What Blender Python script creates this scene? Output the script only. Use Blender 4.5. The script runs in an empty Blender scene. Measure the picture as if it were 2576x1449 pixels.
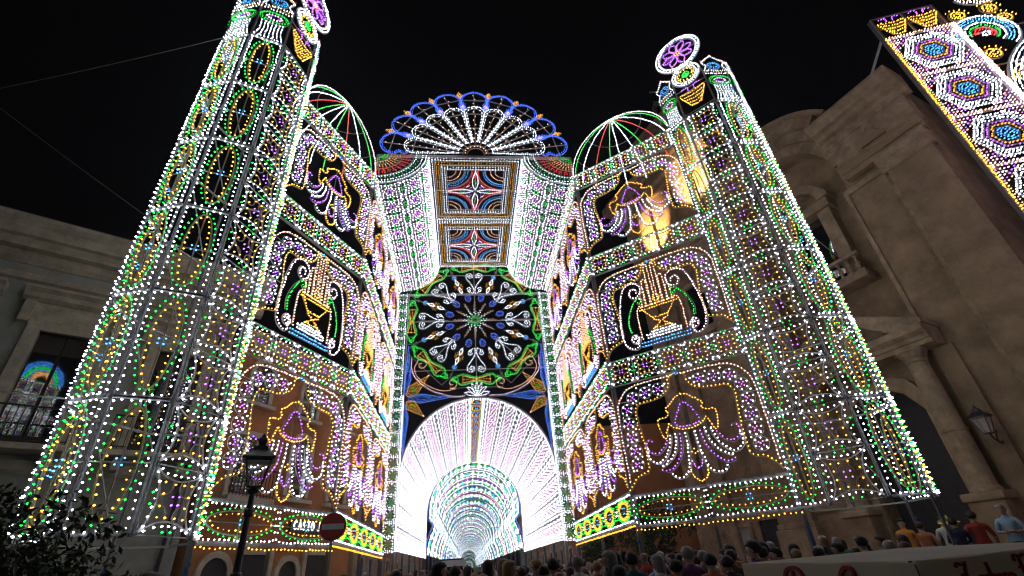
import bpy, bmesh, math, random
import numpy as np
from mathutils import Matrix, Vector
random.seed(7); rng = np.random.default_rng(7)
sc = bpy.context.scene
COL = sc.collection

# ---------------------------------------------------------------- camera
CAM_F, CAM_PITCH, CAM_YAW, CAM_ROLL = 1194.22, 0.5446, 0.1182, -0.0745
cam_data = bpy.data.cameras.new('camera'); cam = bpy.data.objects.new('camera', cam_data); COL.objects.link(cam)
cam_data.sensor_width = 36.0; cam_data.lens = 36.0*CAM_F/2576.0
cam_data.clip_start = 0.05; cam_data.clip_end = 2000
_cp, _sp, _cy, _sy = math.cos(CAM_PITCH), math.sin(CAM_PITCH), math.cos(CAM_YAW), math.sin(CAM_YAW)
_f = Vector((_sy*_cp, _cy*_cp, _sp)); _r = Vector((_cy, -_sy, 0)); _u = _r.cross(_f)
_cr, _sr = math.cos(CAM_ROLL), math.sin(CAM_ROLL)
_r2 = _cr*_r+_sr*_u; _u2 = -_sr*_r+_cr*_u
cam.matrix_world = Matrix(((_r2.x, _u2.x, -_f.x, 0), (_r2.y, _u2.y, -_f.y, 0), (_r2.z, _u2.z, -_f.z, 1.65), (0, 0, 0, 1)))
sc.camera = cam

# ---------------------------------------------------------------- night sky, exposure
world = bpy.data.worlds.new('World'); sc.world = world; world.use_nodes = True
_nt = world.node_tree; _nt.nodes.clear()
_sky = _nt.nodes.new('ShaderNodeTexSky'); _sky.sky_type = 'NISHITA'; _sky.sun_disc = False
_sky.sun_elevation = math.radians(-4.0); _sky.sun_rotation = math.radians(200)
_bg = _nt.nodes.new('ShaderNodeBackground'); _bg.inputs['Strength'].default_value = 0.0015
_bg2 = _nt.nodes.new('ShaderNodeBackground'); _bg2.inputs['Color'].default_value = (0.8, 0.8, 1.0, 1); _bg2.inputs['Strength'].default_value = 0.0012
_add = _nt.nodes.new('ShaderNodeAddShader'); _wo = _nt.nodes.new('ShaderNodeOutputWorld')
_nt.links.new(_sky.outputs[0], _bg.inputs[0]); _nt.links.new(_bg.outputs[0], _add.inputs[0]); _nt.links.new(_bg2.outputs[0], _add.inputs[1]); _nt.links.new(_add.outputs[0], _wo.inputs[0])
sc.view_settings.view_transform = 'Standard'; sc.view_settings.look = 'None'; sc.view_settings.gamma = 1.0
sc.view_settings.exposure = 0.0; sc.view_settings.use_curve_mapping = False
sc.render.engine = 'CYCLES'
sc.cycles.use_denoising = True
try: sc.cycles.denoiser = 'OPENIMAGEDENOISE'
except Exception: pass
sc.cycles.use_light_tree = True
sc.cycles.max_bounces = 3; sc.cycles.diffuse_bounces = 2; sc.cycles.glossy_bounces = 2; sc.cycles.transparent_max_bounces = 4
sc.cycles.sample_clamp_indirect = 2.0; sc.cycles.caustics_reflective = False; sc.cycles.caustics_refractive = False
sc.cycles.filter_width = 1.2

# ---------------------------------------------------------------- materials
MATS = {}
def mat(name, col, rough=0.7, metal=0.0, var=0.0, scale=3.0, bump=0.0, bscale=20.0, col2=None, spec=0.4):
    if name in MATS: return MATS[name]
    m = bpy.data.materials.new(name); m.use_nodes = True; nt = m.node_tree; b = nt.nodes['Principled BSDF']
    b.inputs['Base Color'].default_value = (*col, 1); b.inputs['Roughness'].default_value = rough; b.inputs['Metallic'].default_value = metal
    b.inputs['Specular IOR Level'].default_value = spec
    if var or col2:
        tc = nt.nodes.new('ShaderNodeTexCoord'); n = nt.nodes.new('ShaderNodeTexNoise'); n.inputs['Scale'].default_value = scale; n.inputs['Detail'].default_value = 8; n.inputs['Roughness'].default_value = 0.65
        nt.links.new(tc.outputs['Object'], n.inputs['Vector'])
        r = nt.nodes.new('ShaderNodeValToRGB'); c2 = col2 or tuple(c*(1-var) for c in col); c3 = tuple(min(1, c*(1+var*0.5)) for c in col)
        r.color_ramp.elements[0].position = 0.32; r.color_ramp.elements[0].color = (*c2, 1)
        r.color_ramp.elements[1].position = 0.68; r.color_ramp.elements[1].color = (*c3, 1)
        nt.links.new(n.outputs['Fac'], r.inputs['Fac']); nt.links.new(r.outputs['Color'], b.inputs['Base Color'])
    if bump:
        tc = nt.nodes.new('ShaderNodeTexCoord'); n = nt.nodes.new('ShaderNodeTexNoise'); n.inputs['Scale'].default_value = bscale; n.inputs['Detail'].default_value = 6
        nt.links.new(tc.outputs['Object'], n.inputs['Vector'])
        bp = nt.nodes.new('ShaderNodeBump'); bp.inputs['Strength'].default_value = bump; bp.inputs['Distance'].default_value = 0.05
        nt.links.new(n.outputs['Fac'], bp.inputs['Height']); nt.links.new(bp.outputs['Normal'], b.inputs['Normal'])
    MATS[name] = m; return m
def emat(name, col, strength):
    m = bpy.data.materials.new(name); m.use_nodes = True; nt = m.node_tree; b = nt.nodes['Principled BSDF']
    b.inputs['Base Color'].default_value = (*[min(0.8, c) for c in col], 1); b.inputs['Roughness'].default_value = 0.4
    b.inputs['Emission Color'].default_value = (*col, 1); b.inputs['Emission Strength'].default_value = strength
    MATS[name] = m; return m
FRAME = mat('white_painted_wood', (0.36, 0.35, 0.34), 0.6, var=0.25, scale=2.0)
SOCKET = mat('bulb_socket_plastic', (0.06, 0.06, 0.06), 0.5)
STEEL = mat('galvanised_post', (0.13, 0.125, 0.14), 0.55, var=0.15, scale=4)
# colour code -> bulb material
_BCOL = dict(W=((0.78, 0.84, 1.0), 17.0, 5.0), K=((1.0, 0.68, 0.88), 9.0, 3.8), G=((0.004, 1.0, 0.07), 4.5, 1.6), Y=((1.0, 0.45, 0.04), 5.5, 1.9), B=((0.05, 0.15, 1.0), 6.0, 2.4),
 C=((0.07, 0.38, 1.0), 5.0, 2.2), P=((0.48, 0.12, 1.0), 5.0, 2.1), O=((1.0, 0.5, 0.32), 6.5, 2.2), R=((1.0, 0.03, 0.03), 4.5, 2.0))
_BNAME = dict(W='white', K='rose_white', G='green', Y='amber', B='blue', C='azure', P='violet', O='peach', R='red')
BC = {k: emat(_BNAME[k]+'_bulb', v[0], v[1]) for k, v in _BCOL.items()}
BCF = {k: emat('small_'+_BNAME[k]+'_bulb', v[0], v[2]) for k, v in _BCOL.items()}   # same bulbs with emission dimmed, so dense panels don't clip to white
BORDER = list(BC.keys())

# ---------------------------------------------------------------- object helpers
def link(name, mesh, parent=None, mats=(), loc=None, kind=None):
    o = bpy.data.objects.new(name, mesh); COL.objects.link(o)
    if mesh is not None:
        for m in mats:
            if len(mesh.materials) < len(mats): mesh.materials.append(m)
    if parent is not None: o.parent = parent
    if loc is not None: o.location = loc
    if kind: o['kind'] = kind
    return o
def thing(name, label, cat, loc=(0, 0, 0), rotz=0.0, group=None):
    o = bpy.data.objects.new(name, None); COL.objects.link(o); o.empty_display_size = 0.2
    o.location = loc; o.rotation_euler = (0, 0, rotz); o['label'] = label; o['category'] = cat
    if group: o['group'] = group
    return o
def tag(o, label, cat, group=None):
    o['label'] = label; o['category'] = cat
    if group: o['group'] = group
    return o
def empty(name, parent, mtx=None):
    o = bpy.data.objects.new(name, None); COL.objects.link(o); o.parent = parent; o.empty_display_size = 0.1
    if mtx is not None: o.matrix_local = mtx
    return o
def frame_mtx(p, q, z=0.0, sx=1.0):
    """local X runs from p to q, Z is up, -Y is the outward face"""
    dx, dy = q[0]-p[0], q[1]-p[1]; L = math.hypot(dx, dy); dx /= L; dy /= L
    return Matrix(((dx*sx, -dy, 0, p[0]), (dy*sx, dx, 0, p[1]), (0, 0, 1, z), (0, 0, 0, 1)))
def mk_mesh(name, V, F, mi=None, mats=(), smooth=False):
    me = bpy.data.meshes.new(name)
    V = np.asarray(V, np.float32).reshape(-1, 3)
    if isinstance(F, np.ndarray):
        n, k = F.shape
        me.vertices.add(len(V)); me.vertices.foreach_set('co', V.ravel())
        me.loops.add(n*k); me.loops.foreach_set('vertex_index', F.astype(np.int32).ravel())
        me.polygons.add(n); me.polygons.foreach_set('loop_start', np.arange(0, n*k, k, dtype=np.int32))
    else:
        me.from_pydata([tuple(v) for v in V.tolist()], [], F)
    for m in mats: me.materials.append(m)
    if mi is not None: me.polygons.foreach_set('material_index', np.asarray(mi, np.int32))
    me.polygons.foreach_set('use_smooth', np.full(len(me.polygons), bool(smooth)))
    me.update(calc_edges=True)
    return me

# ---------------------------------------------------------------- light-work motifs: rods and bulbs drawn in a panel's own plane
def flat(P):
    P = np.asarray(P, float); n = len(P)
    return np.stack([P[:, 0], np.zeros(n), P[:, 1]], 1), np.tile([0., -1., 0.], (n, 1))
def crv(pts, n=6, closed=False):
    P = np.asarray(pts, float)
    if len(P) < 3: return P
    if closed: Q = np.vstack([P[-1], P, P[0], P[1]])
    else: Q = np.vstack([2*P[0]-P[1], P, 2*P[-1]-P[-2]])
    out = []
    for i in range(1, len(Q)-2):
        a, b, c, d = Q[i-1], Q[i], Q[i+1], Q[i+2]
        for t in np.linspace(0, 1, n, endpoint=False):
            out.append(0.5*(2*b+(c-a)*t+(2*a-5*b+4*c-d)*t*t+(3*b-a-3*c+d)*t**3))
    if not closed: out.append(Q[-2])
    return np.array(out)
def ell(cx, cz, a, b, n=32, t0=0.0, t1=2*math.pi):
    full = abs(t1-t0) > 6.28
    t = np.linspace(t0, t1, n, endpoint=not full)
    return np.stack([cx+a*np.cos(t), cz+b*np.sin(t)], 1)
def spiral(cx, cz, r0, r1, a0, turns, n=24):
    t = np.linspace(0, 1, n); r = r0+(r1-r0)*t; a = a0+turns*2*math.pi*t
    return np.stack([cx+r*np.cos(a), cz+r*np.sin(a)], 1)
def mir(P): P = np.array(P, float).copy(); P[:, 0] *= -1; return P
def off(P, d):
    P = np.asarray(P, float); T = np.gradient(P, axis=0); T /= np.linalg.norm(T, axis=1, keepdims=True)+1e-9
    return P+d*np.stack([-T[:, 1], T[:, 0]], 1)
def rs(P, sp, closed=False, ends=True):
    P = np.asarray(P, float)
    if closed: P = np.vstack([P, P[:1]])
    L = np.r_[0, np.cumsum(np.linalg.norm(np.diff(P, axis=0), axis=1))]; n = max(1, int(round(L[-1]/sp)))
    s = np.linspace(0, L[-1], n, endpoint=False)+(0 if not closed else 0) if closed else (np.linspace(0, L[-1], n+1) if ends else (np.arange(n)+0.5)*L[-1]/n)
    return np.stack([np.interp(s, L, P[:, 0]), np.interp(s, L, P[:, 1])], 1)
class Motif:
    def __init__(s): s.rods = {}; s.pts = {k: [] for k in BORDER}
    def rod(s, piece, pts, r=0.014, closed=False, dz=0.0):
        s.rods.setdefault(piece, []).append((np.asarray(pts, float), r, closed, dz)); return s
    def dots(s, col, pts): s.pts[col].append(np.asarray(pts, float).reshape(-1, 2)); return s
    def string(s, col, pts, sp=0.14, closed=False, ends=True): return s.dots(col, rs(pts, sp, closed, ends))
    def lit(s, piece, col, pts, sp=0.13, r=0.012, closed=False, d=0.045):
        s.rod(piece, pts, r, closed); return s.string(col, off(np.vstack([pts, pts[:1]]) if closed else pts, d)[:len(pts)] if d else pts, sp, closed)
    def merge(s, o, sx=1., sz=1., dx=0., dz=0., flip=False, rot=0.0):
        c, q = math.cos(rot), math.sin(rot)
        def f(P):
            P = P*np.array([(-1 if flip else 1)*sx, sz]); P = np.stack([c*P[:, 0]-q*P[:, 1], q*P[:, 0]+c*P[:, 1]], 1); return P+np.array([dx, dz])
        for k, L in o.rods.items():
            for (P, r, cl, z) in L: s.rods.setdefault(k, []).append((f(P), r, cl, z))
        for k, L in o.pts.items():
            for P in L: s.pts[k].append(f(P))
        return s
def rods_mesh(name, rods, mp=flat):
    Vs, Fs, b = [], [], 0
    for P, r, closed, dz in rods:
        if len(P) < 2: continue
        Q, N = mp(P); Q = Q+N*dz
        if closed: T = np.roll(Q, -1, 0)-np.roll(Q, 1, 0)
        else: T = np.gradient(Q, axis=0)
        T /= np.linalg.norm(T, axis=1, keepdims=True)+1e-9
        B = np.cross(T, N); B /= np.linalg.norm(B, axis=1, keepdims=True)+1e-9
        V = np.stack([Q+r*B+r*N, Q-r*B+r*N, Q-r*B-r*N, Q+r*B-r*N], 1).reshape(-1, 3)
        n = len(Q); Vs.append(V)
        seg = n if closed else n-1
        for i in range(seg):
            a, c = b+4*i, b+4*((i+1) % n)
            for k in range(4): Fs.append((a+k, c+k, c+(k+1) % 4, a+(k+1) % 4))
        if not closed: Fs.append((b, b+1, b+2, b+3)); e = b+4*(n-1); Fs.append((e+3, e+2, e+1, e))
        b += 4*n
    if not Vs: return None
    return mk_mesh(name, np.vstack(Vs), np.array(Fs), mats=[FRAME])
_bt = np.array([(0.9, 0, 0.9), (0, 0.9, 0.9), (-0.9, 0, 0.9), (0, -0.9, 0.9), (0, 0, 2.7), (0, 0, 0)])
_bf = np.array([(0, 1, 4), (1, 2, 4), (2, 3, 4), (3, 0, 4), (1, 0, 5), (2, 1, 5), (3, 2, 5), (0, 3, 5)])
def bulbs_mesh(name, pts, mp=flat, r=0.0225, inset=0.015, small=False):
    Qs, Ns, ci = [], [], []
    for k, L in pts.items():
        for P in L:
            if len(P) == 0: continue
            Q, N = mp(P); Qs.append(Q); Ns.append(N); ci += [BORDER.index(k)]*len(P)
    if not Qs: return None
    Q = np.vstack(Qs); N = np.vstack(Ns); ci = np.array(ci); n = len(Q)
    Q = Q+rng.normal(0, 0.008, Q.shape)+N*inset
    N = N+rng.normal(0, 0.12, N.shape); N /= np.linalg.norm(N, axis=1, keepdims=True)
    A = np.where(np.abs(N[:, 2:3]) < 0.9, np.array([[0, 0, 1.]]), np.array([[1., 0, 0]])); X = np.cross(A, N); X /= np.linalg.norm(X, axis=1, keepdims=True); Y = np.cross(N, X)
    rr = r*rng.uniform(0.78, 1.16, (n, 1, 1))*np.where(rng.random((n, 1, 1)) < 0.02, 0.45, 1.0)
    V = Q[:, None]+rr*(_bt[None, :, 0:1]*X[:, None]+_bt[None, :, 1:2]*Y[:, None]+_bt[None, :, 2:3]*N[:, None])
    F = (_bf[None]+6*np.arange(n)[:, None, None]).reshape(-1, 3)
    mi = np.repeat(ci[:, None], 8, 1)
    global NB; NB += n
    return mk_mesh(name, V.reshape(-1, 3), F, mi.ravel(), [(BCF if small else BC)[k] for k in BORDER])
NB = 0
class Built:
    """meshes of a motif, made once and placed any number of times; rods that can be picked apart stay single pieces"""
    def __init__(s, m, mp=flat, r=0.0225, sep=16, small=False):
        s.r = []
        for k, L in m.rods.items():
            if len(L) <= sep: s.r += [(k, rods_mesh(k, [x], mp), None) for x in L]
            else: s.r.append((k, rods_mesh(k, L, mp), 'stuff'))
        s.b = bulbs_mesh('light_bulbs', m.pts, mp, r, small=small)
    def place(s, name, parent, mtx=None):
        e = empty(name, parent, mtx)
        for k, me, kind in s.r:
            if me: link(k, me, e, kind=kind)
        if s.b: link('light_bulbs', s.b, e, kind='stuff')
        return e
def boxmesh(name, boxes, mats=(), mi=None):
    """boxes: (x0,x1,y0,y1,z0,z1)"""
    V, F, M = [], [], []
    for i, (x0, x1, y0, y1, z0, z1) in enumerate(boxes):
        b = len(V); V += [(x0, y0, z0), (x1, y0, z0), (x1, y1, z0), (x0, y1, z0), (x0, y0, z1), (x1, y0, z1), (x1, y1, z1), (x0, y1, z1)]
        F += [(b, b+3, b+2, b+1), (b+4, b+5, b+6, b+7), (b, b+1, b+5, b+4), (b+1, b+2, b+6, b+5), (b+2, b+3, b+7, b+6), (b+3, b, b+4, b+7)]
        M += [mi[i] if mi else 0]*6
    return mk_mesh(name, V, np.array(F), M, mats)
def box(name, b, m, parent=None, bevel=0.0, mtx=None):
    o = link(name, boxmesh(name, [b], [m]), parent)
    if mtx is not None: o.matrix_local = mtx
    if bevel:
        bv = o.modifiers.new('bevel', 'BEVEL'); bv.width = bevel; bv.segments = 2
    return o
def lathe_mesh(name, prof, n=12, m=None):
    P = np.array(prof, float); V = []; F = []
    for r, z in P:
        for k in range(n): V.append((r*math.cos(2*math.pi*k/n), r*math.sin(2*math.pi*k/n), z))
    for i in range(len(P)-1):
        for k in range(n): F.append((i*n+k, i*n+(k+1) % n, (i+1)*n+(k+1) % n, (i+1)*n+k))
    F.append(tuple(range(n-1, -1, -1))); F.append(tuple(range((len(P)-1)*n, len(P)*n)))
    return mk_mesh(name, V, F, mats=[m] if m else [], smooth=False)
def extrude_mesh(name, pts, y0, y1, m):
    """closed outline in x,z pushed from y0 to y1"""
    n = len(pts); V = [(x, y0, z) for x, z in pts]+[(x, y1, z) for x, z in pts]
    F = [tuple(range(n)), tuple(range(2*n-1, n-1, -1))]+[(i, i+n, (i+1) % n+n, (i+1) % n) for i in range(n)]
    me = mk_mesh(name, V, F, mats=[m])
    bm = bmesh.new(); bm.from_mesh(me); bmesh.ops.recalc_face_normals(bm, faces=bm.faces); bm.to_mesh(me); bm.free()
    return me
def tube3(name, pts, r, m, n=6, radii=None):
    P = np.asarray(pts, float); T = np.gradient(P, axis=0); T /= np.linalg.norm(T, axis=1, keepdims=True)+1e-9
    V = []; up = np.array([0.13, 0.31, 0.94])
    for i in range(len(P)):
        a = np.cross(T[i], up); a /= np.linalg.norm(a)+1e-9; b = np.cross(T[i], a); rr = radii[i] if radii is not None else r
        for k in range(n): V.append(P[i]+rr*(math.cos(2*math.pi*k/n)*a+math.sin(2*math.pi*k/n)*b))
    F = [(i*n+k, i*n+(k+1) % n, (i+1)*n+(k+1) % n, (i+1)*n+k) for i in range(len(P)-1) for k in range(n)]
    F += [tuple(range(n-1, -1, -1)), tuple(range((len(P)-1)*n, len(P)*n))]
    return mk_mesh(name, V, F, mats=[m])
def gz(y): return 0.10+0.017*max(0.0, y-6.0)
# ================================================================ THE LARGE STRUCTURE
X0 = 0.66
ZB = 2.73
FL = (-4.03, 16.42); FR = (5.35, 16.42); BL = (-4.03, 26.0); BR = (5.35, 26.0)
# tower footprints, counter-clockwise
TL = [(-8.03, 10.1), (-7.03, 9.82), (-6.08, 10.2), (-5.68, 11.45), (-6.0, 12.4), (-6.8, 13.0), (-7.8, 12.6), (-8.25, 11.3)]
TR = [(9.05, 13.5), (9.45, 12.8), (10.38, 11.88), (11.42, 11.82), (12.2, 12.5), (12.3, 13.6), (11.4, 14.5), (10.1, 14.6)]

# ground
def ground():
    V, F = [], []; ys = [-60, 0, 6, 30, 60, 120, 200, 400, 700]; xs = [-300, -40, 40, 300]
    for y in ys:
        for x in xs: V.append((x, y, gz(y)))
    for j in range(len(ys)-1):
        for i in range(len(xs)-1): a = j*4+i; F.append((a, a+1, a+5, a+4))
    o = link('ground', mk_mesh('ground', V, F, mats=[mat('basalt_paving', (0.07, 0.067, 0.065), 0.55, var=0.4, scale=1.5, bump=0.3, bscale=8)]))
    o['kind'] = 'structure'
ground()

# ---------------------------------------------------------------- motif library
def oval_panel(w, h, vertical=True, border=True):
    m = Motif(); cx, cz = w/2, h/2
    a, b = (0.285*w, 0.425*h) if vertical else (0.43*w, 0.30*h)
    g = 0.045
    if border:
        m.string('W', [(g, 0.12), (g, h-0.12)], 0.155); m.string('W', [(w-g, 0.12), (w-g, h-0.12)], 0.155)
        m.string('W', [(0.18, 0.07), (w-0.18, 0.07)], 0.14); m.string('W', [(0.18, h-0.07), (w-0.18, h-0.07)], 0.14)
    m.rod('oval_hoop', ell(cx, cz, a, b, 36), 0.016, True)
    m.rod('cross_rod', [(cx, 0.02), (cx, h-0.02)], 0.014, dz=-0.03); m.rod('cross_rod', [(0, cz), (w, cz)], 0.012, dz=-0.03)
    m.string('Y', ell(cx, cz, a-0.055, b-0.075, 60), 0.165, True); m.string('G', ell(cx, cz, a+0.085, b+0.06, 60), 0.165, True)
    m.dots('C', [(cx-0.055, cz-0.06), (cx+0.055, cz-0.06), (cx-0.055, cz+0.06), (cx+0.055, cz+0.06)])
    m.rod('panel_rail', [(0, 0.01), (w, 0.01)], 0.028); m.rod('panel_rail', [(0, h-0.01), (w, h-0.01)], 0.028)
    return m
def vesica(sx, sz, ax, i, j, t):
    """point offset of the petal arc on the edge from node (i,j) along axis ax"""
def lattice(nx, nz, sx, sz, cv='W', cg='G', cs='Y', cp='P', rods=True, rr=0.014, dense=False, hub=True):
    """overlapping circles: leaf-shaped petals along the cell edges, a star flower in every cell"""
    m = Motif(); W, H = nx*sx, nz*sz
    def o(t): return math.sqrt(max(0, 0.5-(t-0.5)**2))-0.5
    tt = np.linspace(0, 1, 9); ob = np.array([o(t) for t in tt])
    bt = np.linspace(0.12, 0.88, 7 if dense else 5)
    for j in range(nz+1):
        for i in range(nx):
            for sgn in (1, -1):
                if (j == 0 and sgn < 0) or (j == nz and sgn > 0): continue
                P = np.stack([(i+tt)*sx, j*sz+sgn*ob*sz], 1)
                if rods: m.rod('petal_hoop', P, rr)
                m.dots(cv, [((i+t)*sx, j*sz+sgn*(o(t)*0.66+0.0)*sz) for t in bt])
                if cg: m.dots(cg, [((i+t)*sx, j*sz+sgn*0.055*sz) for t in (0.42, 0.58)])
            if rods: m.rod('petal_stem', [(i*sx, j*sz), ((i+1)*sx, j*sz)], rr*0.8)
    for i in range(nx+1):
        for j in range(nz):
            for sgn in (1, -1):
                if (i == 0 and sgn < 0) or (i == nx and sgn > 0): continue
                P = np.stack([i*sx+sgn*ob*sx, (j+tt)*sz], 1)
                if rods: m.rod('petal_hoop', P, rr)
                m.dots(cv, [(i*sx+sgn*(o(t)*0.66)*sx, (j+t)*sz) for t in bt])
                if cg: m.dots(cg, [(i*sx+sgn*0.055*sx, (j+t)*sz) for t in (0.42, 0.58)])
            if rods: m.rod('petal_stem', [(i*sx, j*sz), (i*sx, (j+1)*sz)], rr*0.8)
    for i in range(nx):
        for j in range(nz):
            cx, cz = (i+0.5)*sx, (j+0.5)*sz
            if cs:
                m.dots(cs, [(cx+sx*r*math.cos(a+d), cz+sz*r*math.sin(a+d)) for a in (0.785, 2.356, 3.927, 5.498) for r, d in ((0.36, 0), (0.255, 0.42), (0.255, -0.42))])
            if cp: m.dots(cp, [(cx+0.058*sx*a, cz+0.058*sz*b) for a in (1, -1) for b in (1, -1)])
            if rods:
                for a in (0, 1.571, 3.1416, 4.712):
                    m.rod('star_curl', ell(cx+0.0*sx+0.21*sx*math.cos(a+0.785)*1.45, cz+0.21*sz*math.sin(a+0.785)*1.45, 0.15*sx, 0.15*sz, 7, a+0.785+1.9, a+0.785+4.4), rr*0.8)
    return m
HALF_YB = [(0.12, 3.55), (0.24, 3.47), (0.27, 3.25), (0.42, 3.03), (0.66, 2.9), (1.04, 2.84), (1.36, 2.83), (1.5, 2.76), (1.58, 2.5), (1.56, 2.18), (1.52, 1.86), (1.48, 1.44), (1.48, 0.95), (1.5, 0.71), (1.58, 0.58), (1.78, 0.52), (1.97, 0.44), (2.12, 0.29), (2.24, 0.12)]
HALF_OB = [(0.18, 3.55), (0.75, 3.56), (1.45, 3.52), (1.85, 3.38), (2.12, 3.05), (2.22, 2.7), (2.24, 1.9), (2.23, 1.2), (2.22, 0.4)]
def flower(m, x, z, r=0.17):
    m.dots('P', [(x+0.06*a, z+0.06*b) for a in (1, -1) for b in (1, -1)]+[(x, z)])
    m.dots('W', [(x+r*math.cos(a), z+r*math.sin(a)) for a in np.arange(0.3, 6.28, 1.047)])
def panel_border(m, inner='Y'):
    for f in (lambda P: np.array(P), mir):
        yb = f(crv(HALF_YB, 5)); ob = f(crv(HALF_OB, 5))
        m.rod('inner_border', yb, 0.013); m.string(inner, off(yb, 0.04 if yb[-1][0] > 0 else -0.04), 0.125)
        m.rod('outer_border', ob, 0.018); m.string('O', ob, 0.115)
        for x, z in ((0.68, 3.2), (1.15, 3.18), (1.62, 3.1), (1.88, 2.72), (1.92, 2.25), (1.88, 1.78), (1.86, 1.32), (1.88, 0.88)):
            s = 1 if yb[-1][0] > 0 else -1
            flower(m, s*x, z)
            m.rod('flower_ring', ell(s*x, z, 0.22, 0.22, 10), 0.008, True)
        s = 1 if yb[-1][0] > 0 else -1
        m.dots('W', [(s*x, z) for x, z in ((0.42, 3.3), (0.92, 3.4), (1.4, 3.4), (2.08, 2.5), (1.7, 2.02), (2.08, 1.55), (1.68, 1.1), (2.05, 0.7))])
        for z in (3.0, 2.4, 1.6, 0.9): m.rod('stay_rod', [(s*1.5, z), (s*2.28, z+0.05)], 0.007, dz=-0.02)
    m.dots('C', [(-0.06, 3.58), (0.0, 3.6), (0.06, 3.58), (0, 3.54)])
def plume_panel():
    m = Motif(); panel_border(m)
    bell = crv([(0.0, 2.57), (0.14, 2.5), (0.27, 2.3), (0.38, 2.1), (0.44, 1.93), (0.3, 1.83), (0, 1.8), (-0.3, 1.83), (-0.44, 1.93), (-0.38, 2.1), (-0.27, 2.3), (-0.14, 2.5)], 4, True)
    m.rod('bell_motif', bell, 0.014, True); m.string('P', bell*np.array([0.86, 1])+np.array([0, -0.0]), 0.105, True)
    m.rod('bell_motif', [(0, 1.75), (0, 2.85)], 0.01, dz=-0.02)
    for s in (1, -1):
        f = (lambda P, s=s: np.array(P)*np.array([s, 1]))
        up = f(crv([(0.02, 2.85), (0.2, 2.8), (0.36, 2.64), (0.58, 2.5)], 5)); m.rod('crest_curl', up, 0.012); m.string('Y', up, 0.1)
        lo = f(crv([(0.0, 1.71), (0.22, 1.73), (0.46, 1.83), (0.6, 1.98)], 5)); m.rod('crest_curl', lo, 0.012); m.string('Y', lo, 0.1)
        cu = f(crv([(0.58, 2.42), (0.54, 2.28), (0.67, 2.19), (0.9, 2.17), (0.93, 1.95), (0.88, 1.69), (0.83, 1.54), (0.74, 1.58), (0.66, 1.83), (0.6, 1.97)], 4)); m.rod('side_curl', cu, 0.012); m.string('Y', cu, 0.095)
        for nm, cc, pts in (('plume', 'W', [(0.15, 1.58), (0.16, 1.19), (0.22, 0.81), (0.29, 0.5), (0.45, 0.33), (0.68, 0.31), (0.82, 0.44)]),
                            ('plume', 'P', [(0.32, 1.58), (0.38, 1.15), (0.5, 0.88), (0.68, 0.67), (0.89, 0.55), (1.1, 0.6)]),
                            ('plume', 'W', [(0.46, 1.62), (0.54, 1.22), (0.7, 0.95), (0.9, 0.8), (1.06, 0.72)]),
                            ('plume', 'W', [(0.64, 1.6), (0.73, 1.27), (0.9, 1.0), (1.15, 0.83), (1.36, 0.92), (1.46, 1.12), (1.43, 1.33)]),
                            ('plume', 'P', [(0.78, 1.45), (0.96, 1.23), (1.18, 1.12), (1.38, 1.25), (1.45, 1.42), (1.38, 1.55), (1.25, 1.54)])):
            c = f(crv(pts, 5)); m.rod(nm, off(c, -0.05*s), 0.012); m.string(cc, c, 0.115)
        t = f(crv([(0, 0.5), (0.1, 0.55), (0.15, 0.72)], 4)); m.rod('tassel', t, 0.011); m.string('P', t, 0.09)
        t = f(crv([(0, 0.1), (0.14, 0.17), (0.23, 0.32), (0.25, 0.48)], 4)); m.rod('tassel', t, 0.012); m.string('Y', t, 0.085)
    m.dots('Y', [(-0.09, 0.98), (0, 0.94), (0.09, 0.98), (0, 1.05)])
    return m
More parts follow.
